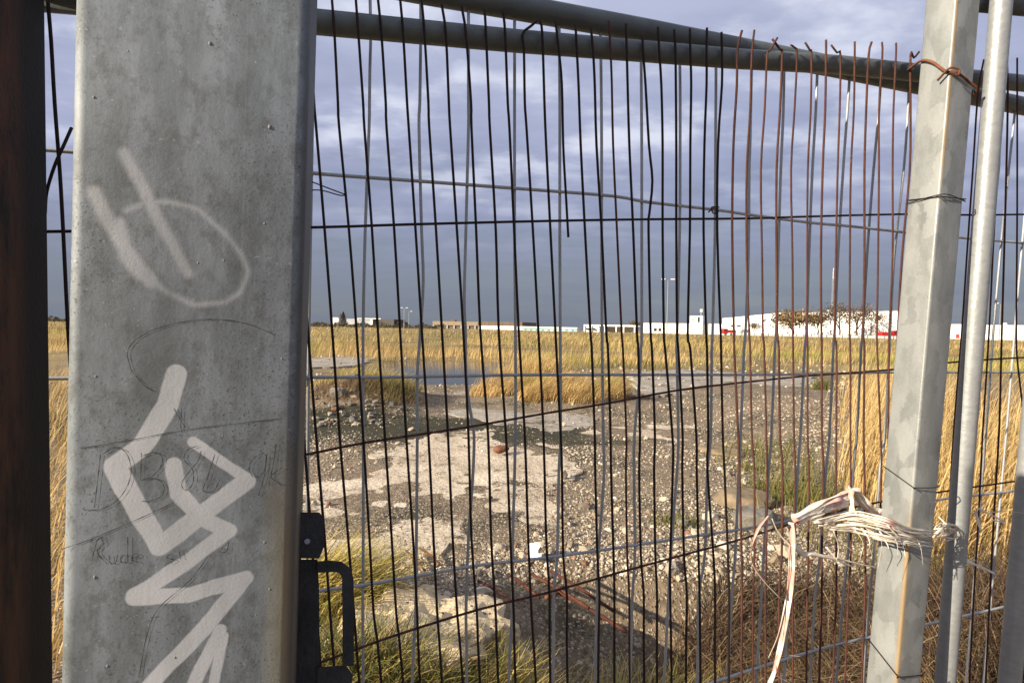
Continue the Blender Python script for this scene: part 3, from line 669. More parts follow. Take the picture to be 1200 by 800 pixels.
for L in ([(40, 271.5), (85, 271), (365, 266.5), (480, 263), (640, 259), (760, 257), (880, 256), (940, 254), (1060, 251), (1140, 252), (1215, 251)],
          [(300, 543), (360, 532), (420, 520), (470, 512), (550, 500), (640, 484), (715, 472), (795, 457), (880, 447), (950, 440), (1045, 433), (1110, 425), (1160, 421), (1215, 418)],
          [(300, 800), (380, 774), (460, 745), (560, 714), (645, 693), (720, 672), (800, 650), (860, 634), (950, 607), (1030, 588), (1110, 575), (1215, 560)]):
    tube('cross_wire', spline([rp(x, y, -0.0052) for x, y in L], 3), 0.0024, M['wire_dark'] if L[0][0] < 100 else M['wire_rust'], rust, 6)
tr = tube('top_rail', [rp(x, y, -0.026) for x, y in [(38, -4), (375, 26.5), (600, 48), (860, 69), (980, 76), (1090, 87), (1230, 101)]], 0.0205, M['rail_zinc'], rust, 14)
zb = [rp(60, 760, -0.026), rp(1150, 760, -0.026)]
for q in zb: q.z = 0.12
tube('bottom_rail', zb, 0.0205, M['rail_zinc'], rust, 12)

G = [
 [(-20, 434), (0, 433.7), (40, 434.5), (80, 433.5), (120, 433), (150, 432.5), (270, 428), (390, 425.5), (510, 425.7), (630, 425.7), (720, 425), (800, 425.5)],
 [(-20, 493), (40, 493), (120, 492), (150, 491), (270, 494), (330, 496), (390, 492.5), (440, 489), (510, 489), (630, 488), (720, 487), (800, 483)],
 [(-10, 549), (120, 549), (150, 549), (270, 546), (350, 544), (390, 545.5), (440, 546), (480, 551), (510, 555.5), (560, 554), (630, 549), (720, 546), (800, 547)],
 [(5, 603), (120, 603), (270, 603), (390, 604), (510, 604), (630, 601), (720, 600), (800, 596)],
 [(15, 655), (120, 656), (270, 656), (390, 656.5), (510, 657), (550, 655), (650, 653), (700, 649), (800, 648)],
 [(25, 703.5), (100, 704.5), (170, 705), (270, 705), (390, 705.5), (510, 707), (550, 708), (600, 705), (650, 701), (700, 700), (800, 697)],
 [(35, 751), (100, 751.5), (170, 752), (270, 752), (390, 752), (410, 751), (450, 749), (510, 743.5), (550, 743), (650, 744), (700, 741), (800, 738)],
 [(45, 796), (100, 797), (170, 797), (270, 796.5), (390, 793.5), (410, 793), (510, 795), (550, 793.5), (650, 786), (800, 778)],
 [(55, 839), (100, 839), (170, 838.5), (270, 838), (390, 835), (410, 834), (510, 833), (550, 829), (650, 826), (700, 818.5), (800, 817)],
 [(65, 881), (170, 879), (200, 878), (300, 877), (390, 873.6), (410, 872), (510, 868), (550, 866), (650, 861.5), (700, 857.5), (800, 852)],
 [(70, 919), (130, 918), (200, 915), (300, 912), (390, 909.6), (410, 908), (510, 904), (550, 901), (650, 895), (700, 892), (800, 886)],
 [(78, 958), (130, 956), (200, 952), (300, 948), (390, 945), (410, 943), (510, 938), (550, 935), (650, 929), (700, 925), (800, 918)],
 [(85, 996), (130, 993), (200, 988), (300, 982), (390, 978), (410, 976.6), (510, 972), (550, 968), (650, 961), (700, 955), (800, 949)],
 [(92, 1032), (130, 1030), (200, 1023.6), (300, 1016), (390, 1011), (410, 1009), (510, 1004), (550, 1000), (650, 993.6), (700, 988), (800, 979.6)],
 [(100, 1065), (130, 1064), (200, 1059), (300, 1048), (390, 1043), (510, 1037), (550, 1031), (650, 1024), (700, 1019), (800, 1012)],
 [(112, 1190), (125, 1190), (200, 1182), (300, 1172), (390, 1164), (500, 1156), (650, 1144), (800, 1132)],
 [(118, 1213), (250, 1201), (390, 1189), (500, 1180), (650, 1166), (800, 1152)],
]
for x0 in (366, 302, 234, 162): G.append([(-14 - (434 - x0) * 0.19, x0 + 2), (150, x0), (390, x0 - 4), (630, x0 - 6), (800, x0 - 8)])
for L in G: tube('upright_wire', spline(extend([gp(x, y) for y, x in L], 0.12), 3), 0.0032, M['wire_zinc'], zinc, 6)
HG = [[(35, 176), (85, 178), (366, 203), (430, 208), (500, 213), (640, 223.5), (720, 230), (760, 237), (840, 246), (880, 252), (950, 261), (1000, 265.5), (1058, 272), (1130, 279), (1215, 286)],
      [(35, 443), (85, 443), (360, 442), (440, 442), (560, 440), (640, 439), (880, 439), (960, 438), (1045, 436), (1130, 436), (1215, 436)],
      [(300, 703), (380, 691), (420, 686), (480, 676), (560, 662), (640, 653), (720, 642), (800, 630), (880, 618), (960, 604), (1030, 595), (1110, 584), (1215, 572)],
      [(780, 818), (860, 791), (940, 766), (1010, 748), (1100, 728), (1215, 702)]]
for L in HG: tube('cross_wire', spline([gp(x, y, 0.006) for x, y in L], 3), 0.0034, M['wire_zinc'], zinc, 6)
# weld dots of the zinc panel: each wire pair meets with a small nick
tube('top_rail', [gp(x, y, 0.0) for x, y in [(40, -97), (330, -42), (490, -11.5), (640, 15), (750, 35), (870, 58), (980, 79), (1090, 102), (1230, 131)]], 0.0235, M['rail_zinc'], zinc, 14)
zb = [gp(300, 760), gp(1150, 760)]
for q in zb: q.z = 0.12
tube('bottom_rail', zb, 0.021, M['rail_zinc'], zinc, 12)

def crossings(U, Hs, hit, parent, r, m):
    bm = bmesh.new(); bmesh.ops.create_icosphere(bm, subdivisions=1, radius=1.0); wm = bpy.data.meshes.new('weld'); bm.to_mesh(wm); bm.free(); wm.materials.append(m)
    for L in U:
        ys = np.array([q[0] for q in L]); xs = np.array([q[1] for q in L])
        for Hh in Hs:
            hx = np.array([q[0] for q in Hh]); hy = np.array([q[1] for q in Hh]); gx = np.linspace(hx[0], hx[-1], 400); gy = np.interp(gx, hx, hy)
            e = np.abs(np.interp(gy, ys, xs) - gx); k = int(e.argmin())
            if e[k] > 4 or not (ys[0] < gy[k] < ys[-1]): continue
            o = link('weld', wm, parent, hit(gx[k], gy[k]) - parent_loc(parent)); o.scale = (r * 1.2, r * 1.6, r)
crossings(G, HG, lambda x, y: gp(x, y, 0.003), zinc, 0.0042, M['dark_steel'])
# binding wires
def tie(label, pts, r, m, sub=4):
    P = spline(pts, sub); g = tube_geo(P, r, 5); o = poly('tie_wire', g[0], g[1], m, None, True, P[0]); o['label'] = label; o['category'] = 'wire'; return o
tie('thin doubled tie wire hooked on the second rusty wire beside the big post', [rp(352, 208, 0.02), rp(378, 218, 0.008), rp(399, 226, 0.004), rp(404, 228, -0.004), rp(398, 229, 0.006), rp(375, 223, 0.012), rp(350, 224, 0.02)], 0.0011, M['wire_dark'])
tie('small rusty wire knot twisted where a zinc upright meets the cross wire', [gp(830, 249, 0.012), gp(836, 244, 0.018), gp(842, 248, 0.012), gp(836, 250, 0.004), gp(834, 243, 0.012), gp(843, 243, 0.02)], 0.0016, M['wire_rust'])
tie('bent dark cable curling up from behind the big post at its lit edge', [rp(84, 150, 0.0), rp(76, 168, 0.01), rp(64, 195, 0.01), rp(55, 225, 0.0), rp(53, 250, 0.0)], 0.0024, M['wire_dark'])

# ------------------------------------------------------------------ posts
def frame_on(p0, e, n, topx, topy, botx, boty):
    """axes of an upright standing on the vertical plane through p0: x along the fence, z up its leaning edge"""
    A = on_plane(topx, topy, p0, n); B = on_plane(botx, boty, p0, n); z = (A - B).normalized()
    y = (-n - z * (-n).dot(z)).normalized(); x = y.cross(z).normalized()
    return A, B, x, y, z
def rounded_post(name, s, r, z0, z1, m, seg=6, taper=0.0):
    """square hollow section, local origin at its front-left corner, x right, y back"""
    ring = []
    for cx_, cy_, a0 in ((r, r, 180), (s - r, r, 270), (s - r, s - r, 0), (r, s - r, 90)):
        for k in range(seg + 1):
            a = R(a0 + 90 * k / seg); ring.append((cx_ + r * math.cos(a), cy_ + r * math.sin(a)))
    n = len(ring); zs = np.linspace(z0, z1, 9); vs = []; fs = []
    for z in zs: vs += [(x, y, z) for x, y in ring]
    for i in range(len(zs) - 1):
        for k in range(n): fs.append((i * n + k, i * n + (k + 1) % n, (i + 1) * n + (k + 1) % n, (i + 1) * n + k))
    fs.append(tuple(range((len(zs) - 1) * n, len(zs) * n))); fs.append(tuple(range(n))[::-1])
    me = bpy.data.meshes.new(name); me.from_pydata(vs, [], fs); me.update(); me.materials.append(m)
    me.polygons.foreach_set('use_smooth', [True] * (len(fs) - 2) + [False, False]); return me

TH = 18.0
LU = (75.0 - CX) / FPX; LD = 0.395
LP, LE, LN = vplane(LU, LD, TH)
LA, LB, Lx, Ly, Lz = frame_on(LP, LE, LN, 84, 0, 67, 800)
lbase = LB + Lz * (-LB.z / Lz.z)
LM = Matrix((( Lx.x, Ly.x, Lz.x, lbase.x), (Lx.y, Ly.y, Lz.y, lbase.y), (Lx.z, Ly.z, Lz.z, lbase.z), (0, 0, 0, 1)))
LMi = LM.inverted()
def lface(px, py):
    """photo pixel on the big post's front face -> (x, z) in the post's own frame"""
    q = LMi @ on_plane(px, py, LA, (LM.to_3x3() @ Vector((0, -1, 0)))); return q.x, q.z
STROKES = [  # spray paint: points, half width in photo pixels
 ([(146, 180), (166, 218), (190, 266), (221, 320)], 9.5), ([(110, 226), (128, 262), (150, 296), (176, 330)], 11), ([(140, 262), (148, 300), (164, 322)], 10),
 ([(148, 247), (170, 238), (200, 236), (232, 246), (262, 272), (282, 297), (290, 318), (281, 342), (264, 354), (228, 357), (196, 342), (164, 318)], 5.2),
 ([(206, 438), (197, 474), (167, 522), (134, 546), (162, 598), (188, 640), (236, 602), (288, 564)], 13.0), ([(290, 560), (258, 540), (226, 518)], 7.5),
 ([(203, 545), (210, 578), (236, 607), (268, 622), (216, 660), (158, 698)], 10.5), ([(158, 700), (222, 696), (287, 678), (240, 735), (172, 806)], 11.0),
 ([(258, 738), (240, 775), (222, 812)], 9.0), ([(262, 745), (252, 790), (248, 812)], 7.0)]
def post_mat():
    m, t, bs = mat('old_zinc_post'); tc = t.new('ShaderNodeTexCoord').outputs['Object']
    sp = t.new('ShaderNodeSeparateXYZ'); t.l.new(tc, sp.inputs[0])
    big = t.noise(t.scale(tc, (1, 1, 0.22)), 30, 6, 0.65); mid = t.noise(t.scale(tc, (1, 1, 0.7)), 70, 5, 0.7); fine = t.noise(tc, 420, 4, 0.7)
    cl = t.noise(tc, 9, 4, 0.55)
    c = t.mix(t.smooth(big, 0.32, 0.68), (0.123, 0.138, 0.144), (0.227, 0.250, 0.270))
    c = t.mix(t.math('MULTIPLY', t.smooth(mid, 0.45, 0.66), 0.65), c, (0.096, 0.102, 0.099))
    c = t.mix(t.math('MULTIPLY', t.smooth(fine, 0.55, 0.66), t.smooth(cl, 0.36, 0.60)), c, (0.055, 0.06, 0.055))
    c = t.mix(t.math('MULTIPLY', t.smooth(t.noise(tc, 260, 3, 0.6), 0.64, 0.72), 0.6), c, (0.364, 0.378, 0.371))
    # weathered warm band and rust run along the right-hand corner
    rx = t.math('ADD', sp.outputs[0], t.math('MULTIPLY', t.math('SUBTRACT', t.noise(t.scale(tc, (1, 1, 0.12)), 80, 4, 0.6), 0.5), 0.022))
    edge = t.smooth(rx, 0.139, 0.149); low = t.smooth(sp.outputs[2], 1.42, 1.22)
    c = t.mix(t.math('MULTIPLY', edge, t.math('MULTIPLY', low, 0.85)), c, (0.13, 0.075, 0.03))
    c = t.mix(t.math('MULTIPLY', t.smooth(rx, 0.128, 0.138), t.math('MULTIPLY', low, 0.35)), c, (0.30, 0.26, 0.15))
    side = t.smooth(sp.outputs[0], 0.1475, 0.1535); c = t.mix(t.math('MULTIPLY', side, 0.8), c, (0.050, 0.052, 0.054))      # side of the section, its shade painted into the colour
    # thin drawn-on lines (weathered seams) running the height of the face
    seam = t.math('LESS_THAN', t.math('ABSOLUTE', t.math('SUBTRACT', sp.outputs[0], t.math('ADD', 0.109, t.math('MULTIPLY', t.noise(tc, 6, 1, 0.5), 0.003)))), 0.0005)
    c = t.mix(t.math('MULTIPLY', seam, 0.04), c, (0.62, 0.63, 0.62))
    # sprayed tag
    wob = t.vmath('ADD', tc, t.vmath('SCALE', t.vmath('SUBTRACT', t.noise(tc, 40, 3, 0.5, out=1), (0.5, 0.5, 0.5)), scale=0.0035))
    flat = t.vmath('MULTIPLY', wob, (1, 0, 1)); best = None
    for pts, hw in STROKES:
        loc = [lface(*q) for q in pts]; hwm = (1.04 if pts[0][1] > 400 else 0.95) * hw * (lface(200, 400)[0] - lface(199, 400)[0])
        for (x1, z1), (x2, z2) in zip(loc[:-1], loc[1:]):
            bx_, bz_ = x2 - x1, z2 - z1; bb = bx_ * bx_ + bz_ * bz_
            pa = t.vmath('SUBTRACT', flat, (x1, 0, z1))
            h = t.math('MULTIPLY', t.vmath('DOT_PRODUCT', pa, (bx_, 0, bz_)), 1 / bb, clamp=True)
            dd = t.math('SUBTRACT', t.vmath('LENGTH', t.vmath('SUBTRACT', pa, t.vmath('SCALE', (bx_, 0, bz_), scale=h))), hwm)
            best = dd if best is None else t.math('MINIMUM', best, dd)
    upper = t.smooth(sp.outputs[2], EYE - 0.03, EYE + 0.01)             # the upper tag is the thinner, more faded one
    paint = t.smooth(best, t.math('ADD', 0.0004, t.math('MULTIPLY', upper, 0.0012)), t.math('SUBTRACT', -0.0012, t.math('MULTIPLY', upper, 0.0026)))
    cov = t.math('MULTIPLY', paint, t.math('SUBTRACT', t.math('ADD', 0.80, t.math('ADD', t.math('MULTIPLY', t.math('SUBTRACT', cl, 0.5), 1.3), t.math('MULTIPLY', t.math('SUBTRACT', big, 0.5), 0.6))), t.math('MULTIPLY', upper, 0.26)))
    front = t.math('LESS_THAN', sp.outputs[1], 0.012)
    cov = t.math('MULTIPLY', cov, front, clamp=True)
    c = t.mix(cov, c, (0.50, 0.505, 0.51))
    t.l.new(c, bs.inputs['Base Color']); t.l.new(t.math('MULTIPLY', t.math('SUBTRACT', 1.0, cov), 0.10), bs.inputs['Metallic'])
    bs.inputs['Roughness'].default_value = 0.6
    b = t.new('ShaderNodeBump'); b.inputs['Strength'].default_value = 0.16; b.inputs['Distance'].default_value = 0.0012
    pim = t.smooth(t.voro(tc, 42, 'Distance'), 0.16, 0.05)
    t.l.new(t.math('ADD', t.math('ADD', mid, fine), t.math('MULTIPLY', pim, 0.12)), b.inputs['Height']); t.l.new(b.outputs[0], bs.inputs['Normal'])
    return m
gate_post = thing('gate_post', (0, 0, 0), 'wide galvanised steel gate post sprayed with a white tag', 'post'); gate_post.matrix_world = LM
def lchild(name, me): 
    o = bpy.data.objects.new(name, me); COL.objects.link(o); o.parent = gate_post; return o
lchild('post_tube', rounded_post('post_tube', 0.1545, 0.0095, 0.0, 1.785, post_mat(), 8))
# pencilled writing: thin strips lying on the face
PEN = [[(95, 525), (160, 514), (228, 502), (330, 490)], [(72, 643), (110, 630), (166, 606), (205, 588)], [(154, 434), (150, 410), (170, 391), (205, 379), (245, 374), (285, 378), (320, 391)],
       [(154, 434), (170, 452), (180, 458)], [(245, 650), (222, 680), (186, 712), (172, 745), (163, 792)], [(213, 478), (212, 500), (214, 506)], [(204, 478), (212, 492), (220, 503)],
       [(118, 532), (115, 560), (111, 594)], [(99, 597), (118, 596), (136, 587), (149, 570), (154, 550), (148, 530), (135, 524), (120, 532)],                                       # D
       [(166, 530), (165, 562)], [(166, 534), (180, 530), (190, 534), (189, 546), (178, 558), (166, 562), (182, 560), (192, 568), (190, 580), (178, 586), (166, 587)],               # B
       [(232, 522), (220, 527), (216, 538), (226, 550), (226, 566), (218, 574), (213, 566), (222, 552), (232, 540), (236, 528)], [(252, 532), (243, 560), (238, 574), (250, 575), (258, 562)],   # & L
       [(310, 530), (298, 536), (292, 548), (297, 558), (306, 556), (312, 544), (312, 532), (310, 556), (303, 580)], [(324, 520), (320, 545), (315, 568)], [(330, 548), (318, 558), (330, 568)],   # g k
       [(108, 656), (112, 640), (116, 630), (122, 636), (114, 646), (126, 660)], [(105, 634), (114, 628), (122, 630)], [(128, 650), (130, 659), (136, 658), (138, 650)], [(150, 628), (150, 658)],
       [(150, 650), (143, 651), (142, 658), (150, 658)], [(154, 654), (162, 651), (159, 648), (154, 655), (162, 658)], [(202, 648), (195, 652), (204, 656), (196, 660)], [(210, 644), (212, 654)],
       [(262, 640), (258, 646), (266, 645), (268, 634)]]
M['pencil'] = simple('pencil_grey', (0.045, 0.045, 0.045), 0.7, 0, 0.4, 90)
px1 = lface(200, 400)[0] - lface(199, 400)[0]
for i, st in enumerate(PEN):
    P = spline([Vector((lface(*q)[0], -0.00035 - 0.00001 * i, lface(*q)[1])) for q in st], 5); V = []; Fp = []
    for k, q in enumerate(P):
        tt = (P[min(k + 1, len(P) - 1)] - P[max(k - 1, 0)]).normalized(); s = Vector((-tt.z, 0, tt.x)) * px1 * (0.36 + 0.2 * math.sin(k * 1.9 + i))
        V += [tuple(q + s), tuple(q - s)]
        if k: Fp.append((2 * k - 2, 2 * k - 1, 2 * k + 1, 2 * k))
    me = bpy.data.meshes.new('pencil_stroke'); me.from_pydata(V, [], Fp); me.update(); me.materials.append(M['pencil']); lchild('pencil_stroke', me)
# zinc drips standing proud of the face
bm = bmesh.new(); bmesh.ops.create_uvsphere(bm, u_segments=8, v_segments=5, radius=1.0); dm = bpy.data.meshes.new('zinc_drip'); bm.to_mesh(dm); bm.free(); dm.materials.append(M['drip_zinc']); dm.polygons.foreach_set('use_smooth', [True] * len(dm.polygons))
for px, py, s in [(246, 51, 1.6), (316, 149, 1.9), (110, 114, 1.3), (112, 441, 1.2), (111, 676, 1.5), (310, 635, 1.3), (316, 690, 1.3), (261, 510, 1.0), (232, 308, 1.1), (262, 305, 1.1), (310, 262, 1.2), (126, 780, 1.3), (205, 770, 1.2), (300, 720, 1.0), (150, 60, 1.0), (330, 420, 1.2)]:
    o = lchild('zinc_drip', dm); x, z = lface(px, py); o.location = (x, 0.0004, z); o.scale = (s * 0.0008, s * 0.0006, s * 0.0011)

# steel keep and handle fixed to the side of the gate post
hd = Vector((-0.355 * 0.54, 0.54, EYE))
def hp(px, py, o=0.0): return on_plane(px, py, hd + LN * o, LN)
latch = thing('gate_latch', hp(365, 700), 'dark steel latch plate with a loop handle beside the big post', 'latch')
def slab_between(name, pix, o0, o1, m, parent):
    a = [hp(x, y, o0) for x, y in pix]; b = [hp(x, y, o1) for x, y in pix]; n = len(a)
    return poly(name, a + b, [tuple(range(n)), tuple(range(n, 2 * n))[::-1]] + [(i, n + i, n + (i + 1) % n, (i + 1) % n) for i in range(n)], m, parent)
slab_between('latch_plate', [(338, 655), (372, 655), (374, 690), (375, 860), (336, 860)], 0.0, -0.03, M['dark_steel'], latch)
slab_between('latch_box', [(338, 604), (343, 600), (374, 600), (379, 606), (380, 640), (374, 654), (338, 654)], 0.012, -0.045, M['dark_steel'], latch)
slab_between('lower_plate', [(372, 781), (405, 779), (414, 790), (410, 812), (372, 862)], 0.002, -0.010, M['dark_steel'], latch)
HL = [(372, 664), (388, 663), (398, 664), (405, 669), (407.5, 678), (408, 720), (408, 780)]
V = []; Fh = []
for k, q in enumerate(HL):
    a = Vector(HL[max(k - 1, 0)]); b = Vector(HL[min(k + 1, len(HL) - 1)]); tt = (b - a).normalized(); nn_ = Vector((-tt.y, tt.x)) * 6.8
    for sgn in (1, -1):
        for o_ in (0.006, -0.006): V.append(hp(q[0] + nn_.x * sgn, q[1] + nn_.y * sgn, o_))
    if k:
        p_ = 4 * (k - 1); c_ = 4 * k
        Fh += [(p_, c_, c_ + 1, p_ + 1), (p_ + 3, c_ + 3, c_ + 2, p_ + 2), (p_ + 2, c_ + 2, c_, p_), (p_ + 1, c_ + 1, c_ + 3, p_ + 3)]
Fh += [(0, 1, 3, 2), (len(V) - 4, len(V) - 2, len(V) - 1, len(V) - 3)]
poly('loop_handle', V, Fh, M['dark_steel'], latch)
rv = tube_geo([hp(360, 634, 0.012), hp(360, 634, 0.0145)], 0.0026, 10); poly('rivet', rv[0], rv[1], M['pipe_zinc'], latch)

# dark rusted stanchion at the far left end of the panels
CU = (-40.0 - CX) / FPX; CD = 0.635
CPp, CE, CN = vplane(CU, CD, 17.0)
A_, B_, x_, y_, z_ = frame_on(CPp, CE, CN, -49, 0, -36, 800)
def stan_mat():
    m, t, bs = mat('rusted_black_paint'); tc = t.new('ShaderNodeTexCoord').outputs['Object']
    sp = t.new('ShaderNodeSeparateXYZ'); t.l.new(tc, sp.inputs[0])
    n = t.noise(t.scale(tc, (1, 1, 0.3)), 26, 6, 0.7); n2 = t.noise(tc, 130, 4, 0.6)
    band = t.smooth(t.math('ADD', sp.outputs[1], t.math('MULTIPLY', t.math('SUBTRACT', n, 0.5), 0.05)), 0.15, 0.10)
    c = t.mix(t.math('MULTIPLY', band, t.smooth(n, 0.3, 0.6)), (0.014, 0.013, 0.013), t.mix(t.smooth(n2, 0.4, 0.65), (0.085, 0.030, 0.016), (0.05, 0.042, 0.03)))
    t.l.new(c, bs.inputs['Base Color']); bs.inputs['Roughness'].default_value = 0.75; bs.inputs['Specular IOR Level'].default_value = 0.15
    b = t.new('ShaderNodeBump'); b.inputs['Strength'].default_value = 0.5; b.inputs['Distance'].default_value = 0.002
    t.l.new(n2, b.inputs['Height']); t.l.new(b.outputs[0], bs.inputs['Normal']); return m
sb = B_ + z_ * (-B_.z / z_.z)
st = thing('steel_stanchion', (0, 0, 0), 'dark rust-streaked steel stanchion at the end of the mesh panels', 'post', None, rounded_post('steel_stanchion', 0.2, 0.008, 0.0, 2.65, stan_mat(), 4))
st.matrix_world = Matrix(((x_.x, y_.x, z_.x, sb.x), (x_.y, y_.y, z_.y, sb.y), (x_.z, y_.z, z_.z, sb.z), (0, 0, 0, 1))) @ Matrix.Translation((-0.2, 0, 0))

# right-hand galvanised square post
RD = 1.262; RU = (1086.5 - CX) / FPX
PP, PE, PNn = vplane(RU, RD, 17.0)
A_, B_, x_, y_, z_ = frame_on(PP, PE, PNn, 1121, 0, 1050.5, 800)
sb = B_ + z_ * (-B_.z / z_.z)
RM = Matrix(((x_.x, y_.x, z_.x, sb.x), (x_.y, y_.y, z_.y, sb.y), (x_.z, y_.z, z_.z, sb.z), (0, 0, 0, 1)))
def rpost_mat():
    m, t, bs = mat('bright_spangled_zinc'); tc = t.new('ShaderNodeTexCoord').outputs['Object']
    sp = t.new('ShaderNodeSeparateXYZ'); t.l.new(tc, sp.inputs[0])
    wob = t.vmath('ADD', tc, t.vmath('ADD', t.vmath('SCALE', t.noise(tc, 14, 4, 0.6, out=1), scale=0.05), t.vmath('SCALE', t.noise(tc, 120, 4, 0.7, out=1), scale=0.018)))
    sc = t.new('ShaderNodeSeparateColor'); t.l.new(t.voro(t.scale(wob, (1, 1, 0.55)), 30, 'Color'), sc.inputs[0])
    n = t.noise(t.scale(tc, (1, 1, 0.35)), 22, 5, 0.6); fine = t.noise(tc, 170, 4, 0.6)
    v = t.math('ADD', t.math('MULTIPLY', sc.outputs[0], 0.24), t.math('ADD', t.math('MULTIPLY', n, 0.76), t.math('MULTIPLY', fine, 0.18)), clamp=True)
    c = t.mix(t.smooth(v, 0.25, 0.85), (0.150, 0.160, 0.158), (0.285, 0.297, 0.290))
    rx = t.math('ADD', t.math('SUBTRACT', sp.outputs[0], sp.outputs[1]), t.math('MULTIPLY', t.math('SUBTRACT', t.noise(t.scale(tc, (1, 1, 0.15)), 60, 3, 0.6), 0.5), 0.012))
    run = t.math('MULTIPLY', t.smooth(t.math('ABSOLUTE', rx), 0.010, 0.003), t.smooth(sp.outputs[2], 1.12, 0.95))
    run2 = t.math('MULTIPLY', t.smooth(t.math('ABSOLUTE', t.math('ADD', rx, -0.004)), 0.006, 0.002), t.smooth(sp.outputs[2], 1.72, 1.9))
    c = t.mix(t.math('MULTIPLY', t.math('ADD', run, run2, clamp=True), 0.6), c, (0.34, 0.20, 0.055))
    spk = t.math('MULTIPLY', t.smooth(t.noise(tc, 330, 3, 0.7), 0.66, 0.74), t.smooth(sp.outputs[2], 1.7, 1.95))
    c = t.mix(t.math('MULTIPLY', spk, 0.7), c, (0.12, 0.12, 0.11))
    t.l.new(c, bs.inputs['Base Color']); bs.inputs['Metallic'].default_value = 0.22
    t.l.new(t.math('ADD', 0.38, t.math('MULTIPLY', sc.outputs[1], 0.2)), bs.inputs['Roughness'])
    b = t.new('ShaderNodeBump'); b.inputs['Strength'].default_value = 0.2; b.inputs['Distance'].default_value = 0.002
    t.l.new(fine, b.inputs['Height']); t.l.new(b.outputs[0], bs.inputs['Normal']); return m
PS = 0.0735
rpost = thing('fence_post', (0, 0, 0), 'square spangled galvanised fence post with rusty tie wire', 'post', None, rounded_post('fence_post', PS, 0.005, 0.0, 2.55, rpost_mat(), 4)); rpost.matrix_world = RM
def rl(x, y, z): return RM @ Vector((x, y, z))
def rz(px, py): return (RM.inverted() @ on_plane(px, py, A_, RM.to_3x3() @ Vector((0, -1, 0)))).z
z1 = rz(1108, 84); e_ = 0.006
tie('thick rusty wire twisted around the square post near its top', [rp(1064, 82, 0.0), rl(-e_, PS * 0.9, z1 + 0.055), rl(-e_ - 0.002, PS * 0.5, z1 + 0.038), rl(-e_, PS * 0.1, z1 + 0.006), rl(0.004, -e_ - 0.003, z1 - 0.002), rl(PS * 0.3, -e_, z1 - 0.002), rl(PS * 0.7, -e_, z1 - 0.012), rl(PS + e_, -0.003, z1 - 0.026), rl(PS + e_, PS * 0.7, z1 - 0.05)], 0.0030, M['rust_orange'])
tie('rusty twisted end of the thick wire tie', [rl(-0.012, PS * 0.25, z1 - 0.012), rl(-0.010, -0.006, z1 + 0.006), rl(0.006, -0.014, z1 + 0.002), rl(0.002, -0.016, z1 - 0.012), rl(-0.010, -0.012, z1 - 0.004)], 0.0026, M['rust_orange'])
z2 = rz(1105, 230)
tie('thin doubled tie wire around the middle of the square post', [rl(-0.003, PS, z2 + 0.004), rl(-0.003, 0.0, z2 - 0.003), rl(0.0, -0.003, z2 - 0.003), rl(PS, -0.003, z2 + 0.003), rl(PS + 0.004, 0.004, z2 + 0.004), rl(PS, -0.004, z2 - 0.003), rl(0.03, -0.004, z2 + 0.004), rl(-0.003, 0.0, z2 + 0.001), rl(-0.004, PS, z2 - 0.004)], 0.0011, M['wire_dark'])
z3 = rz(1073, 571)
tie('thin sloping tie wire around the lower square post', [rl(-0.003, PS, z3 + 0.030), rl(-0.003, 0.0, z3 + 0.001), rl(0.0, -0.003, z3), rl(PS, -0.003, z3 + 0.004), rl(PS + 0.003, PS, z3 + 0.01)], 0.0012, M['wire_dark'])
z4 = rz(1050, 790)
tie('pair of thin tie wires near the foot of the square post', [rl(-0.003, PS, z4 + 0.04), rl(-0.003, 0.0, z4 + 0.0), rl(0.0, -0.003, z4 - 0.004), rl(PS, -0.003, z4 - 0.006)], 0.0011, M['wire_dark'])

# round uprights of the next panel
def pipe(label, top, bot, dt, db, r, m):
    A = at(*top, dt); B = at(*bot, db); d = (B - A).normalized(); A2 = A - d * 0.12; B2 = B + d * ((0.02 - B.z) / d.z)
    g = tube_geo([A2, A, A.lerp(B, 0.33), A.lerp(B, 0.66), B, B2], r, 20); o = poly('fence_upright', g[0], g[1], m, None, True, B2); o['label'] = label; o['category'] = 'pipe'; return o
pipe('round galvanised upright tube standing just beyond the square post', (1173.5, 0), (1107.5, 800), 1.30, 1.345, 0.0212, M['pipe_zinc'])
pipe('second round galvanised tube with its foot in the brown stalks', (1255, 0), (1183, 800), 1.34, 1.38, 0.0225, M['pipe_zinc'])
g = tube_geo([at(1150, 3, 1.36), at(1215, 9, 1.40), at(1290, 16, 1.45)], 0.021, 14); o = poly('cross_rail', g[0], g[1], M['rail_zinc'], None, True, at(1215, 9, 1.40)); o['label'] = 'dark top rail of the next panel meeting the round upright'; o['category'] = 'rail'

# ------------------------------------------------------------------ torn barrier tape
def tape_mat(name, red):
    m, t, bs = mat(name); tc = t.new('ShaderNodeTexCoord').outputs['Object']
    n = t.noise(tc, 38, 4, 0.6); n2 = t.noise(tc, 13, 3, 0.5)
    c = t.mix(t.smooth(n, 0.35, 0.7), (0.88, 0.84, 0.77), (0.74, 0.64, 0.51))
    c = t.mix(t.math('MULTIPLY', t.smooth(n2, 0.62 - red, 0.72 - red), 0.6), c, (0.62, 0.20, 0.15))
    t.l.new(c, bs.inputs['Base Color']); bs.inputs['Roughness'].default_value = 0.45
    tr = t.new('ShaderNodeBsdfTranslucent'); t.l.new(c, tr.inputs[0]); ms = t.new('ShaderNodeMixShader'); ms.inputs[0].default_value = 0.25
    t.l.new(bs.outputs[0], ms.inputs[1]); t.l.new(tr.outputs[0], ms.inputs[2]); t.l.new(ms.outputs[0], t.n['Material Output'].inputs[0])
    return m
M['tape'] = tape_mat('faded_tape', 0.0); M['tape_red'] = tape_mat('faded_red_tape', 0.16)
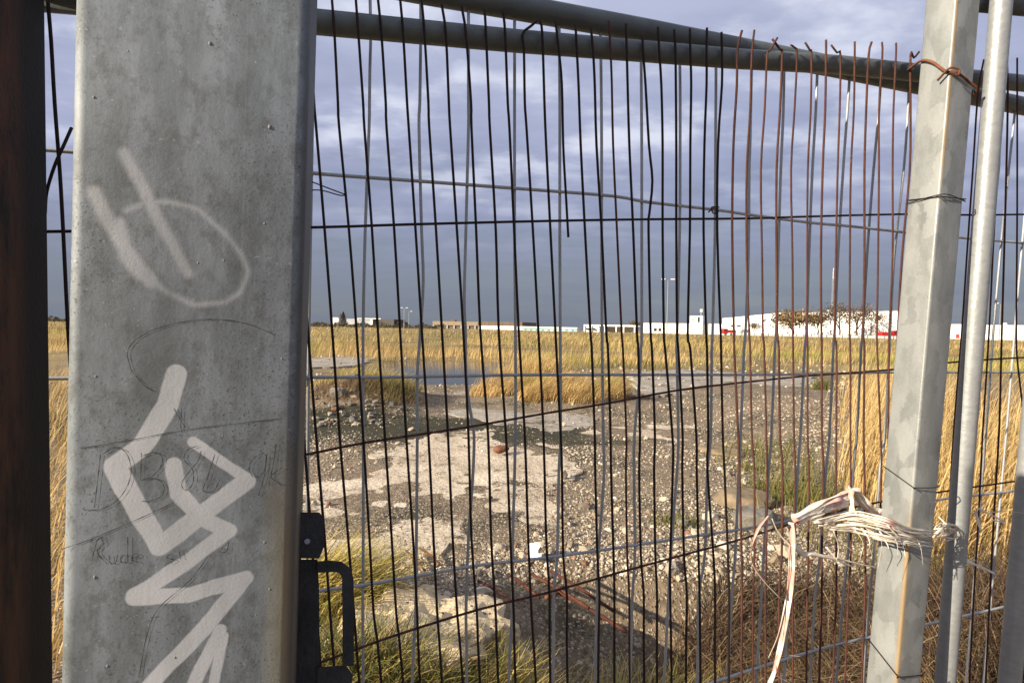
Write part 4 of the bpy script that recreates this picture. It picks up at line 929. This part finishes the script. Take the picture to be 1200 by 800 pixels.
def ribbon_geo(pts, w0, w1, seed, twist=1.2):
    P = spline(pts, 5); rr = random.Random(seed); ph = rr.uniform(0, 6); V, Fq = [], []; n = len(P)
    for k, p in enumerate(P):
        t = (P[min(k + 1, n - 1)] - P[max(k - 1, 0)]).normalized(); view = (p - Vector((0, 0, EYE))).normalized()
        a = view.cross(t); a = a.normalized() if a.length > 1e-4 else t.orthogonal(); b = t.cross(a)
        s = k / (n - 1); ang = ph + twist * (mnoise.noise(Vector((s * 3.0, seed, 0))) * 2.2)
        wd = (w0 + (w1 - w0) * s) * (0.8 + 0.4 * mnoise.noise(Vector((s * 5, seed, 9))))
        side = (a * math.cos(ang * 0.45) + b * math.sin(ang * 0.45)) * wd * 0.5; fold = b * wd * 0.22 * math.sin(k * 0.9 + seed)
        V += [p - side, p + fold, p + side]
        if k: q = 3 * (k - 1); Fq += [(q, q + 1, q + 4, q + 3), (q + 1, q + 2, q + 5, q + 4)]
    return V, Fq
def tape(name, label, strands, m):
    V, Fq = join_geo([ribbon_geo(*s) for s in strands]); o = poly(name, V, Fq, m, None, True, V[0]); o['label'] = label; o['category'] = 'tape'
    sm = o.modifiers.new('thickness', 'SOLIDIFY'); sm.thickness = 0.0005; return o
F0 = 0.028
def tp(L, jit=0.0, o=F0, over=0):
    if over:      # strands that pass in front of the square post
        out = []
        for x, y in L:
            q = rp(x, y, o); f = min(1.0, max(0.0, (x - 985) / 45.0)); out.append(at(x + random.uniform(-jit, jit), y + random.uniform(-jit, jit), q.y * (1 - f) + (1.195 + 0.05 * max(0, (x - 1045) / 50)) * f + random.uniform(-0.012, 0.012)))
        return out
    return [rp(x + random.uniform(-jit, jit), y + random.uniform(-jit, jit), o + random.uniform(-0.006, 0.006)) for x, y in L]
tape('barrier_tape', 'wide torn white tape stretched along the lower fence wire', [(tp([(932, 606 + 2 * j), (948 + 6 * j, 597 + j), (970, 588 + 3 * j), (990 + 4 * j, 578 + 3 * j)], 2.5), 0.010, 0.013, 120 + j, 1.2) for j in range(4)] + [(tp([(929, 608), (950, 598), (974, 588), (992, 582), (999, 572)]), 0.026, 0.032, 1, 0.35), (tp([(930, 606), (955, 594), (985, 584)], 1), 0.012, 0.016, 2, 0.6),
      (tp([(999, 572), (1008, 582), (1018, 596), (1032, 602)]), 0.030, 0.034, 3, 0.5), (tp([(996, 572), (996, 590), (1000, 612)]), 0.024, 0.022, 4, 0.6), (tp([(1003, 574), (1014, 592), (1034, 612)]), 0.014, 0.01, 5, 0.8)], M['tape_red'])
st_ = []
for i in range(26):
    a = random.uniform(-13, 13); st_.append((tp([(958 + random.uniform(-4, 26), 614 + a * 0.4), (1000, 611 + a), (1035, 619 + a), (1065, 627 + a * 0.7), (1092 + random.uniform(-14, 6), 631 + a * 0.8)], 2, 0.055, 1), random.uniform(0.002, 0.010), random.uniform(0.001, 0.006), 20 + i, 1.9))
for i in range(8): st_.append((tp([(1000 + 8 * i, 616), (1012 + 9 * i, 634), (1006 + 11 * i, 646 + random.uniform(-8, 22))], 3, 0.05, 1), 0.005, 0.0015, 40 + i, 1.6))
tape('barrier_tape', 'shredded bundle of bleached tape strands running across the square post', st_, M['tape'])
tape('barrier_tape', 'long pinkish tape strip hanging down to the dead grass', [(tp([(927, 612), (929, 638), (928, 676), (924, 712), (916, 752), (908, 785), (902, 800)], 0.5), 0.017, 0.014, 51, 0.4), (tp([(926, 640), (922, 690), (913, 740), (900, 770)], 1), 0.005, 0.002, 52, 0.8),
      (tp([(912, 770), (925, 768), (938, 770)], 1), 0.003, 0.001, 53, 0.8), (tp([(908, 778), (912, 792), (926, 800)], 1), 0.003, 0.001, 54, 0.8)], M['tape_red'])
tape('barrier_tape', 'thin looped tape strand drooping from the lower cross wire', [(tp([(900, 604), (888, 620), (881, 640), (881, 660), (895, 680), (915, 702)], 0.5), 0.015, 0.008, 61, 1.0), (tp([(899, 604), (898, 625), (896, 640)], 1), 0.006, 0.004, 62, 1.0)], M['tape_red'])
tape('barrier_tape', 'frayed tape strand slanting between looped strand and post', [(tp([(902, 607), (915, 628), (932, 644), (955, 650), (985, 656), (1012, 662), (1040, 666)], 1), 0.014, 0.005, 71, 1.2), (tp([(930, 640), (942, 650), (952, 648), (975, 654), (1000, 664)], 1), 0.014, 0.004, 72, 1.2),
      (tp([(968, 640), (978, 656), (992, 662)], 2), 0.006, 0.002, 73, 1.0), (tp([(978, 620), (982, 640), (980, 660)], 2), 0.004, 0.001, 74, 1.0), (tp([(984, 632), (1000, 646), (1012, 650)], 2), 0.004, 0.001, 75, 1.0)], M['tape'])
st_ = []
for i in range(12):
    x0, y0 = random.uniform(1088, 1112), random.uniform(612, 634); st_.append(([at(x0, y0, 1.27), at(x0 + random.uniform(4, 18), y0 + random.uniform(-14, 4), 1.255), at(x0 + random.uniform(-4, 22), y0 + random.uniform(-4, 12), 1.27), at(x0 + random.uniform(-6, 26), y0 + random.uniform(-10, 14), 1.28)], random.uniform(0.005, 0.010), 0.003, 80 + i, 1.5))
tape('barrier_tape', 'knotted curl of white tape where the strands reach the round upright', st_, M['tape'])
tape('barrier_tape', 'greyish tape tied across between the two round tubes', [([at(1144, 596, 1.36), at(1160, 600, 1.35), at(1180, 599, 1.35), at(1215, 603, 1.36)], 0.010, 0.005, 101, 1.0), ([at(1146, 595, 1.36), at(1165, 605, 1.35), at(1178, 612, 1.35), at(1160, 608, 1.36)], 0.006, 0.003, 102, 1.2), ([at(1143, 598, 1.36), at(1146, 610, 1.36), at(1150, 622, 1.36)], 0.009, 0.007, 103, 0.5)], M['tape'])
tape('barrier_tape', 'short white tape end poking out behind the round upright', [([at(1130, 656, 1.44), at(1145, 662, 1.44), at(1166, 672, 1.43)], 0.016, 0.010, 111, 0.4), ([at(1128, 654, 1.44), at(1148, 658, 1.44), at(1160, 666, 1.44)], 0.006, 0.003, 112, 0.8)], M['tape'])

# ------------------------------------------------------------------ far buildings, trees, lamps, vehicles
M['white_wall'] = simple('white_cladding', (0.80, 0.80, 0.78), 0.6, 0, 0.05, 0.3)
M['cream_wall'] = simple('cream_cladding', (0.76, 0.73, 0.66), 0.7, 0, 0.1, 0.3)
M['tan_wall'] = simple('tan_cladding', (0.30, 0.24, 0.165), 0.8, 0, 0.15, 0.4)
M['brown_wall'] = simple('brown_cladding', (0.16, 0.115, 0.075), 0.8, 0, 0.2, 0.4)
M['grey_wall'] = simple('grey_cladding', (0.38, 0.39, 0.40), 0.8, 0, 0.15, 0.4)
M['roof_dark'] = simple('dark_roof', (0.09, 0.085, 0.08), 0.9, 0, 0.2, 0.5)
M['glass_dark'] = simple('dark_glazing', (0.035, 0.04, 0.045), 0.2, 0, 0.2, 0.5)
M['teal'] = simple('teal_panel', (0.02, 0.24, 0.20), 0.6, 0, 0.15, 0.5)
M['red_paint'] = simple('red_paint', (0.40, 0.025, 0.025), 0.4, 0, 0.1, 0.8)
M['tyre'] = simple('tyre_rubber', (0.03, 0.03, 0.03), 0.9, 0, 0.2, 3)
M['bark'] = simple('bark', (0.10, 0.075, 0.05), 0.95, 0, 0.4, 3)
M['leaf'] = attr_mat('leaves', 0.8, 0.25)
def hz(px): return 384.0 + 0.019 * (px - 600)
def wpt(px, d, z=0.0):
    p = at(px, hz(px), d); return Vector((p.x, d, z))
class Bld:
    """building whose front runs from pixel column pl at depth dl to pr at depth dr"""
    def __init__(s, label, pl, dl, pr, dr, depth, cat='building', name='warehouse'):
        s.a = wpt(pl, dl); s.b = wpt(pr, dr); s.L = (s.b - s.a).length; s.e = (s.b - s.a).normalized(); s.n = Vector((-s.e.y, s.e.x, 0)); s.dep = depth; s.pl, s.pr = pl, pr
        s.o = thing(name, s.a, label, cat)
    def h(s, py, px=None):
        px = px if px is not None else (s.pl + s.pr) / 2; d = (s.a.y + s.b.y) / 2; return EYE + (hz(px) - py) / FPX * d
    def prism(s, name, m, x0, x1, y0, y1, z0, z1, parent=None):
        """box in front coordinates as fractions of the front (x) and metres (y back, z up)"""
        v, f = box_geo(0, 1, 0, 1, 0, 1)
        W = [s.a + s.e * (s.L * (x0 + (x1 - x0) * p[0])) + s.n * (y0 + (y1 - y0) * p[1]) + Vector((0, 0, z0 + (z1 - z0) * p[2])) for p in v]
        return poly(name, W, f, m, parent or s.o)
def win_row(b, n, x0, x1, z0, z1, m, name='window', gap=0.35):
    st = (x1 - x0) / n
    for i in range(n):
        wn = b.prism(name, m, x0 + st * i, x0 + st * (i + 1 - gap), -0.12, 0.06, z0, z1)
        b.prism('frame', M['grey_wall'], x0 + st * i, x0 + st * (i + 1 - gap), -0.16, -0.122, z0 - 0.2, z0, wn)
b = Bld('long white warehouse with a slightly pitched roofline behind the trees', 919, 262, 1068, 212, 12); H = b.h(366)
b.prism('wall', M['white_wall'], 0, 1, 0, 12, 0, H); b.prism('roof', M['grey_wall'], -0.005, 1.005, -0.25, 12.2, H + 0.01, H + 0.28); win_row(b, 3, 0.50, 0.62, 0.3, 3.6, M['cream_wall'], 'loading_door'); b.prism('roof_vent', M['white_wall'], 0.33, 0.345, 4, 5.5, H + 0.3, H + 1.6)
b = Bld('white gabled hall rising towards the long warehouse', 846, 285, 920, 263, 35); H0, H1 = b.h(373), b.h(366)
v = [b.a, b.b, b.b + b.n * 35, b.a + b.n * 35]; v += [v[0] + Vector((0, 0, H0)), v[1] + Vector((0, 0, H1)), v[2] + Vector((0, 0, H1)), v[3] + Vector((0, 0, H0))]
poly('wall', v, [(0, 1, 5, 4), (1, 2, 6, 5), (2, 3, 7, 6), (3, 0, 4, 7), (4, 5, 6, 7)], M['white_wall'], b.o); win_row(b, 2, 0.15, 0.35, 4.2, 4.9, M['glass_dark'])
b = Bld('low white workshop with a blue door panel', 754, 320, 846, 300, 25); H = b.h(379)
b.prism('wall', M['white_wall'], 0, 1, 0, 25, 0, H); b.prism('roof', M['grey_wall'], -0.004, 1.004, -0.2, 25.2, H + 0.01, H + 0.25); win_row(b, 2, 0.14, 0.26, 1.2, 2.8, M['glass_dark'])
b = Bld('small white stair tower standing on the low workshop roof line', 808, 304, 823, 301, 6, name='stair_tower'); H = b.h(370)
b.prism('wall', M['white_wall'], 0, 1, 0, 6, 0, H); b.prism('door', M['glass_dark'], 0.62, 0.78, -0.12, 0.05, H - 3.4, H - 0.6); b.prism('louvre', M['grey_wall'], 0.12, 0.38, -0.12, 0.05, H - 3.0, H - 0.8); b.prism('antenna', M['grey_wall'], 0.80, 0.84, 2, 2.2, H, H + 2.2); b.prism('antenna_box', M['white_wall'], 0.74, 0.92, 1.6, 2.6, H + 2.2, H + 3.6)
b = Bld('white open-fronted portal shed with glazed bays', 684, 330, 745, 318, 14, name='portal_shed'); H = b.h(380.5)
b.prism('roof', M['white_wall'], 0, 1, 0, 14, H - 0.9, H); b.prism('back_wall', M['cream_wall'], 0, 0.98, 9, 10, 0, H - 0.9)
for x in (0, 0.14, 0.40, 0.62, 0.76, 0.965): b.prism('column', M['white_wall'], x, x + 0.022, 0.1, 0.8, 0, H - 0.9)
b.prism('side_office', M['white_wall'], 0.0, 0.30, 0.9, 8, 0, H - 0.95); win_row(b, 2, 0.05, 0.27, 1.2, 2.2, M['glass_dark'])
b = Bld('long low cream shed with a teal band and white bays', 612, 360, 676, 345, 14, name='low_shed'); H = b.h(383)
b.prism('wall', M['white_wall'], 0, 1, 0, 14, 0, H - 0.6); b.prism('roof', M['cream_wall'], -0.01, 1.01, -0.4, 14.2, H - 0.59, H); b.prism('band', M['teal'], 0, 1, -0.1, 0.0, H - 1.7, H - 1.1)
for i in range(9): b.prism('bay', M['teal'], 0.04 + i * 0.108, 0.085 + i * 0.108, -0.14, -0.02, 0.2, H - 1.8)
b = Bld('flat tan and grey industrial block with a shaded ground floor', 507, 410, 560, 405, 30, name='industrial_block'); H = b.h(376.5)
b.prism('wall', M['tan_wall'], 0, 1, 0, 30, 2.4, H); b.prism('ground_floor', M['brown_wall'], 0, 1, 0.8, 29, 0, 2.39); b.prism('roof_hut', M['brown_wall'], 0.36, 0.46, 5, 9, H, H + 1.2)
for i in range(7): b.prism('pier', M['grey_wall'], i / 6.5, i / 6.5 + 0.03, 0.0, 0.7, 0, 2.38)
b = Bld('dark brown flat block joined to pale grey ground floor', 560.5, 404, 612, 392, 30, name='industrial_block'); H = b.h(377)
b.prism('wall', M['brown_wall'], 0, 1, 0, 30, 3.0, H); b.prism('ground_floor', M['white_wall'], 0, 1, 0.6, 29, 0, 2.99)
for i in range(6): b.prism('panel_joint', M['roof_dark'], 0.08 + i * 0.16, 0.085 + i * 0.16, -0.08, 0.02, 3.1, H - 0.1)
b = Bld('pale blue and white shed beyond the dark conical tree', 406, 450, 436, 445, 20, name='low_shed'); H = b.h(373.5)
b.prism('wall', M['grey_wall'], 0, 1, 0, 20, 0, H); b.prism('canopy', M['white_wall'], 0.45, 1.35, -1.0, 8, H, H + 0.6); b.prism('sign_panel', M['white_wall'], 0.97, 1.05, -1.5, -0.5, 0.5, H - 0.5)
b = Bld('dark grey hall with a sloping roof end', 444, 440, 466, 436, 20, name='low_shed'); H = b.h(374)
b.prism('wall', M['roof_dark'], 0, 0.8, 0, 20, 0, H); b.prism('annex', M['roof_dark'], 0.8, 1.0, 2, 18, 0, H * 0.7)
b = Bld('small white cube building left of the dark conical tree', 390, 430, 396.5, 429, 8, name='kiosk'); H = b.h(372)
b.prism('wall', M['white_wall'], 0, 1, 0, 8, 0, H); b.prism('roof', M['grey_wall'], -0.05, 1.05, -0.3, 8.3, H + 0.01, H + 0.3); win_row(b, 1, 0.2, 0.8, 1.5, 2.6, M['glass_dark'])
b = Bld('white warehouse gable between square post and round upright', 1095, 300, 1136, 290, 40); H = b.h(380)
b.prism('wall', M['white_wall'], 0, 1, 0, 40, 0, H); b.prism('roof', M['grey_wall'], -0.01, 1.01, -0.3, 40, H + 0.01, H + 0.3); win_row(b, 2, 0.62, 0.95, 0.5, 2.6, M['red_paint'], 'door')
b = Bld('cream industrial hall with horizontal cladding bands beyond the round upright', 1142, 285, 1250, 262, 40); H = b.h(381, 1180)
b.prism('wall', M['cream_wall'], 0, 1, 0, 40, 0, H); b.prism('parapet', M['white_wall'], 0, 1, -0.2, -0.01, H - 0.7, H + 0.1)
for i in range(3): b.prism('cladding_band', M['tan_wall'], 0.1, 1, -0.1, -0.005, H - 2.3 - 1.6 * i, H - 2.15 - 1.6 * i)
win_row(b, 4, 0.1, 0.85, 0.6, 2.2, M['white_wall'], 'door'); b.prism('roof_hut', M['cream_wall'], 0.30, 0.36, 3, 6, H + 0.1, H + 1.2)
b = Bld('long grey crash fence in front of the white warehouse', 862, 215, 1058, 178, 0.3, 'fence', 'boundary_fence')
for i in range(22): b.prism('panel', M['grey_wall'], i / 22 + 0.001, (i + 1) / 22 - 0.001, 0, 0.15, 0.25, 1.15)
for i in range(23): b.prism('post', M['roof_dark'], i / 22 - 0.0015, i / 22 + 0.0015, -0.1, 0.3, 0, 1.3)

def tree(label, px, d, top, rx, pal, dens, seed, conic=False, bare=False):
    rr = random.Random(seed); base = wpt(px, d); H = EYE + (hz(px) - top) / FPX * d; o = thing('broadleaf_tree' if not conic else 'conical_tree', base, label, 'tree', 'trees before the white buildings')
    geo = []; tips = []
    def limb(p, dr, L, r, lv):
        q = p + dr * L; mid = p.lerp(q, 0.5) + Vector((rr.uniform(-1, 1), rr.uniform(-1, 1), 0)) * L * 0.07
        geo.append(tube_geo([p, mid, q], [r, r * 0.82, r * 0.6], 5)); tips.append((q, lv))
        if lv == 0: return
        for k in range(4 if lv > 1 else 5):
            a = rr.uniform(0, 6.28); sp = rr.uniform(0.45, 0.95)
            nd = (dr + Vector((math.cos(a) * sp, math.sin(a) * sp, rr.uniform(-0.05, 0.35)))).normalized()
            limb(p.lerp(q, rr.uniform(0.6, 1.0)), nd, L * rr.uniform(0.55, 0.8), r * 0.55, lv - 1)
    limb(base - Vector((0, 0, 0.3)), Vector((rr.uniform(-0.05, 0.05), 0, 1)), H * 0.36, H * 0.018, 3)
    zt = max(q.z for q, _ in tips); sx_ = rx / max(0.1, max(abs(q.x - base.x) for q, _ in tips)); sz_ = (H) / zt
    V, Fq = join_geo(geo)
    def warp(p): return Vector((base.x + (p.x - base.x) * sx_, base.y + (p.y - base.y) * sx_, p.z * sz_))
    poly('trunk', [warp(p) for p in V], Fq, M['bark'], o)
    T = np.array([warp(q)[:] for q, lv in tips if lv <= 2]); n = dens
    c = T[np.random.default_rng(seed).integers(0, len(T), n)]
    g = np.random.default_rng(seed + 5); c = c + g.normal(0, rx * 0.2, (n, 3)) * np.array([1, 1, 0.75])
    if conic:
        zf = g.uniform(0.05, 1, n); a = g.uniform(0, 6.28, n); rr_ = rx * (1 - zf ** 1.4) * g.uniform(0.3, 1.0, n); c = np.stack([base.x + rr_ * np.cos(a), base.y + rr_ * np.sin(a), zf * H], 1)
    c[:, 2] -= np.abs(g.normal(0, 0.13 * H, n)) * (0 if conic else 1); c[:, 2] = np.clip(c[:, 2], H * 0.12, H * 1.02)
    s = rx * (0.050 if not bare else 0.028); a = g.normal(size=(n, 3)); a /= np.linalg.norm(a, axis=1)[:, None]; bb = np.cross(a, g.normal(size=(n, 3))); bb /= np.linalg.norm(bb, axis=1)[:, None]
    sz = s * g.uniform(0.5, 1.4, (n, 1)); P = np.stack([c - a * sz - bb * sz * 0.6, c + a * sz - bb * sz * 0.6, c + a * sz * 0.6 + bb * sz, c - a * sz + bb * sz * 0.7], 1)
    colr = np.array(pal)[g.integers(0, len(pal), n)] * g.uniform(0.7, 1.25, (n, 1))
    me = mesh_np('crown', P.reshape(-1, 3) - np.array(base), np.arange(4 * n).reshape(n, 4), M['leaf'], False, np.repeat(colr, 4, 0)); link('crown', me, o)
BRN = [(0.24, 0.165, 0.075), (0.17, 0.115, 0.055), (0.28, 0.20, 0.095), (0.12, 0.09, 0.05)]; BARE = [(0.12, 0.085, 0.06), (0.17, 0.12, 0.075)]; DRK = [(0.045, 0.045, 0.028), (0.07, 0.06, 0.035)]
tree('broad tree with brown autumn leaves before the white warehouse', 929, 228, 363, 7.0, BRN, 1500, 1)
tree('slender brown-leaved tree between the broad tree and the bare ones', 957, 222, 365, 5.0, BRN, 900, 2)
tree('tall nearly bare tree with a dark twiggy crown', 984, 216, 355, 7.5, BARE, 1300, 3, bare=True)
tree('tall bare tree leaning among its neighbours with reddish twigs', 1005, 212, 356, 6.0, BARE + BRN[:1], 1100, 4, bare=True)
tree('thin bare tree with brownish top beside the red truck', 1020, 208, 352, 6.0, BARE + BRN[1:2], 1000, 5, bare=True)
tree('small dark shrub-like tree before the gabled hall', 883, 235, 377, 3.2, DRK + BRN[1:2], 500, 6)
tree('low brown bush before the gabled hall', 872, 235, 386, 3.0, BRN, 350, 7)
tree('dark conical tree beside the small white cube building', 402, 330, 365, 3.2, DRK, 1500, 8, conic=True)
tree('brown leafless tree behind the portal shed', 743, 380, 375, 4.5, BARE + BRN[1:2], 500, 9)
tree('round brown tree low beyond the workshop end', 752, 400, 378, 4.0, BRN, 400, 10)

# dark scrub strip along the far left horizon
n = 9000; g = np.random.default_rng(4); ds = g.uniform(300, 425, n); px_ = g.uniform(-40, 520, n); xs = (px_ - CX) / FPX * ds; hh = (1.2 + 2.2 * np.abs(np.sin(px_ * 0.13)) * g.uniform(0.2, 1, n)) * g.uniform(0, 1, n)
c = np.stack([xs, ds, hh], 1); a = g.normal(size=(n, 3)); bb = g.normal(size=(n, 3)); sz = 0.35
P = np.stack([c - a * sz, c + bb * sz, c + a * sz, c - bb * sz], 1); colr = np.array(DRK + [(0.10, 0.075, 0.04)])[g.integers(0, 3, n)]
link('far_scrub', mesh_np('far_scrub', P.reshape(-1, 3), np.arange(4 * n).reshape(n, 4), M['leaf'], False, np.repeat(colr, 4, 0)), kind='stuff', label='dark scrub along the horizon beyond the reed field', category='scrub')

def lamp(label, px, d, top, heads, r=0.11):
    base = wpt(px, d); H = EYE + (hz(px) - top) / FPX * d; o = thing('lamp_post', base, label, 'lamp post', 'distant lamp posts')
    v, f = tube_geo([base, base + Vector((0, 0, H * 0.5)), base + Vector((0, 0, H))], [r, r * 0.8, r * 0.6], 8); poly('mast', v, f, M['pipe_zinc'], o)
    for sx_ in heads:
        v, f = tube_geo([base + Vector((0, 0, H - 0.1)), base + Vector((sx_ * 0.9, 0, H + 0.15))], 0.07, 6); poly('arm', v, f, M['pipe_zinc'], o)
        v, f = box_geo(0, 1, -0.25, 0.25, -0.15, 0.15); v = [base + Vector((sx_ * (0.8 + 1.1 * p[0]), p[1], H + 0.2 + p[2])) for p in v]; poly('lamp_head', v, f, M['white_wall'], o)
lamp('tall pale double-armed lamp post in front of the low workshop', 781.5, 165, 328, (-1, 1), 0.2)
lamp('slim lamp post beyond the pond against the dark sky', 473.5, 300, 361, (-1, 1), 0.2)
lamp('shorter lamp post beside the slim one', 479, 340, 365, (1,), 0.17)
lamp('lamp post with one arm in front of the cream hall', 1171, 200, 356, (-1,), 0.16)
base = wpt(974.5, 420); H = EYE + (hz(974.5) - 316) / FPX * 420; o = thing('radio_mast', base, 'thin lattice radio mast rising behind the bare trees', 'mast'); ge = []
for k in range(3): a = k * 2.094; ge.append(tube_geo([base + Vector((math.cos(a), math.sin(a), 0)) * 1.1, base + Vector((math.cos(a), math.sin(a), 0)) * 0.5 + Vector((0, 0, H))], 0.10, 4))
for i in range(20):
    z0, z1_ = H * i / 20, H * (i + 1) / 20; a = i * 2.094; ge.append(tube_geo([base + Vector((math.cos(a) * 0.9, math.sin(a) * 0.9, z0)), base + Vector((math.cos(a + 2.094) * 0.9, math.sin(a + 2.094) * 0.9, z1_))], 0.06, 4))
V, Fq = join_geo(ge); poly('lattice', V, Fq, M['grey_wall'], o); ge = tube_geo([base + Vector((0, 0, H * 0.86)), base + Vector((0, 0, H * 1.02))], 0.28, 8); poly('antenna', ge[0], ge[1], M['white_wall'], o)

def truck(label, px, d, L, cabside):
    b0 = wpt(px, d); o = thing('parked_truck', b0, label, 'truck', 'red trucks by the warehouse')
    def bx(name, m, x0, x1, y0, y1, z0, z1, parent=o):
        v, f = box_geo(x0, x1, y0, y1, z0, z1); v = [b0 + Vector(p) for p in v]; return poly(name, v, f, m, parent)
    c0, c1 = (0, 1.9) if cabside < 0 else (L - 1.9, L); l0, l1 = (2.0, L) if cabside < 0 else (0, L - 2.0)
    cb_ = bx('cab', M['red_paint'], c0, c1, 0, 2.3, 0.7, 2.9); bx('windscreen', M['glass_dark'], c0 + 0.3, c1 - 0.3, -0.03, 0.0, 1.8, 2.6, cb_)
    bx('load_bed', M['red_paint'], l0, l1, 0.0, 2.4, 1.0, 2.4); bx('chassis', M['roof_dark'], 0.2, L - 0.2, 0.3, 2.0, 0.5, 0.69)
    for x in (0.9, L * 0.62, L - 0.9):
        v, f = tube_geo([b0 + Vector((x, -0.05, 0.5)), b0 + Vector((x, 0.3, 0.5))], 0.5, 12); wh = poly('wheel', v, f, M['tyre'], o)
        v, f = tube_geo([b0 + Vector((x, -0.08, 0.5)), b0 + Vector((x, -0.052, 0.5))], 0.22, 10); poly('rim', v, f, M['pipe_zinc'], wh)
truck('red flatbed truck parked before the gabled hall', 848, 250, 5.5, -1)
truck('red truck with dark glazing parked beside the square post end of the warehouse', 1034, 190, 5.6, 1)
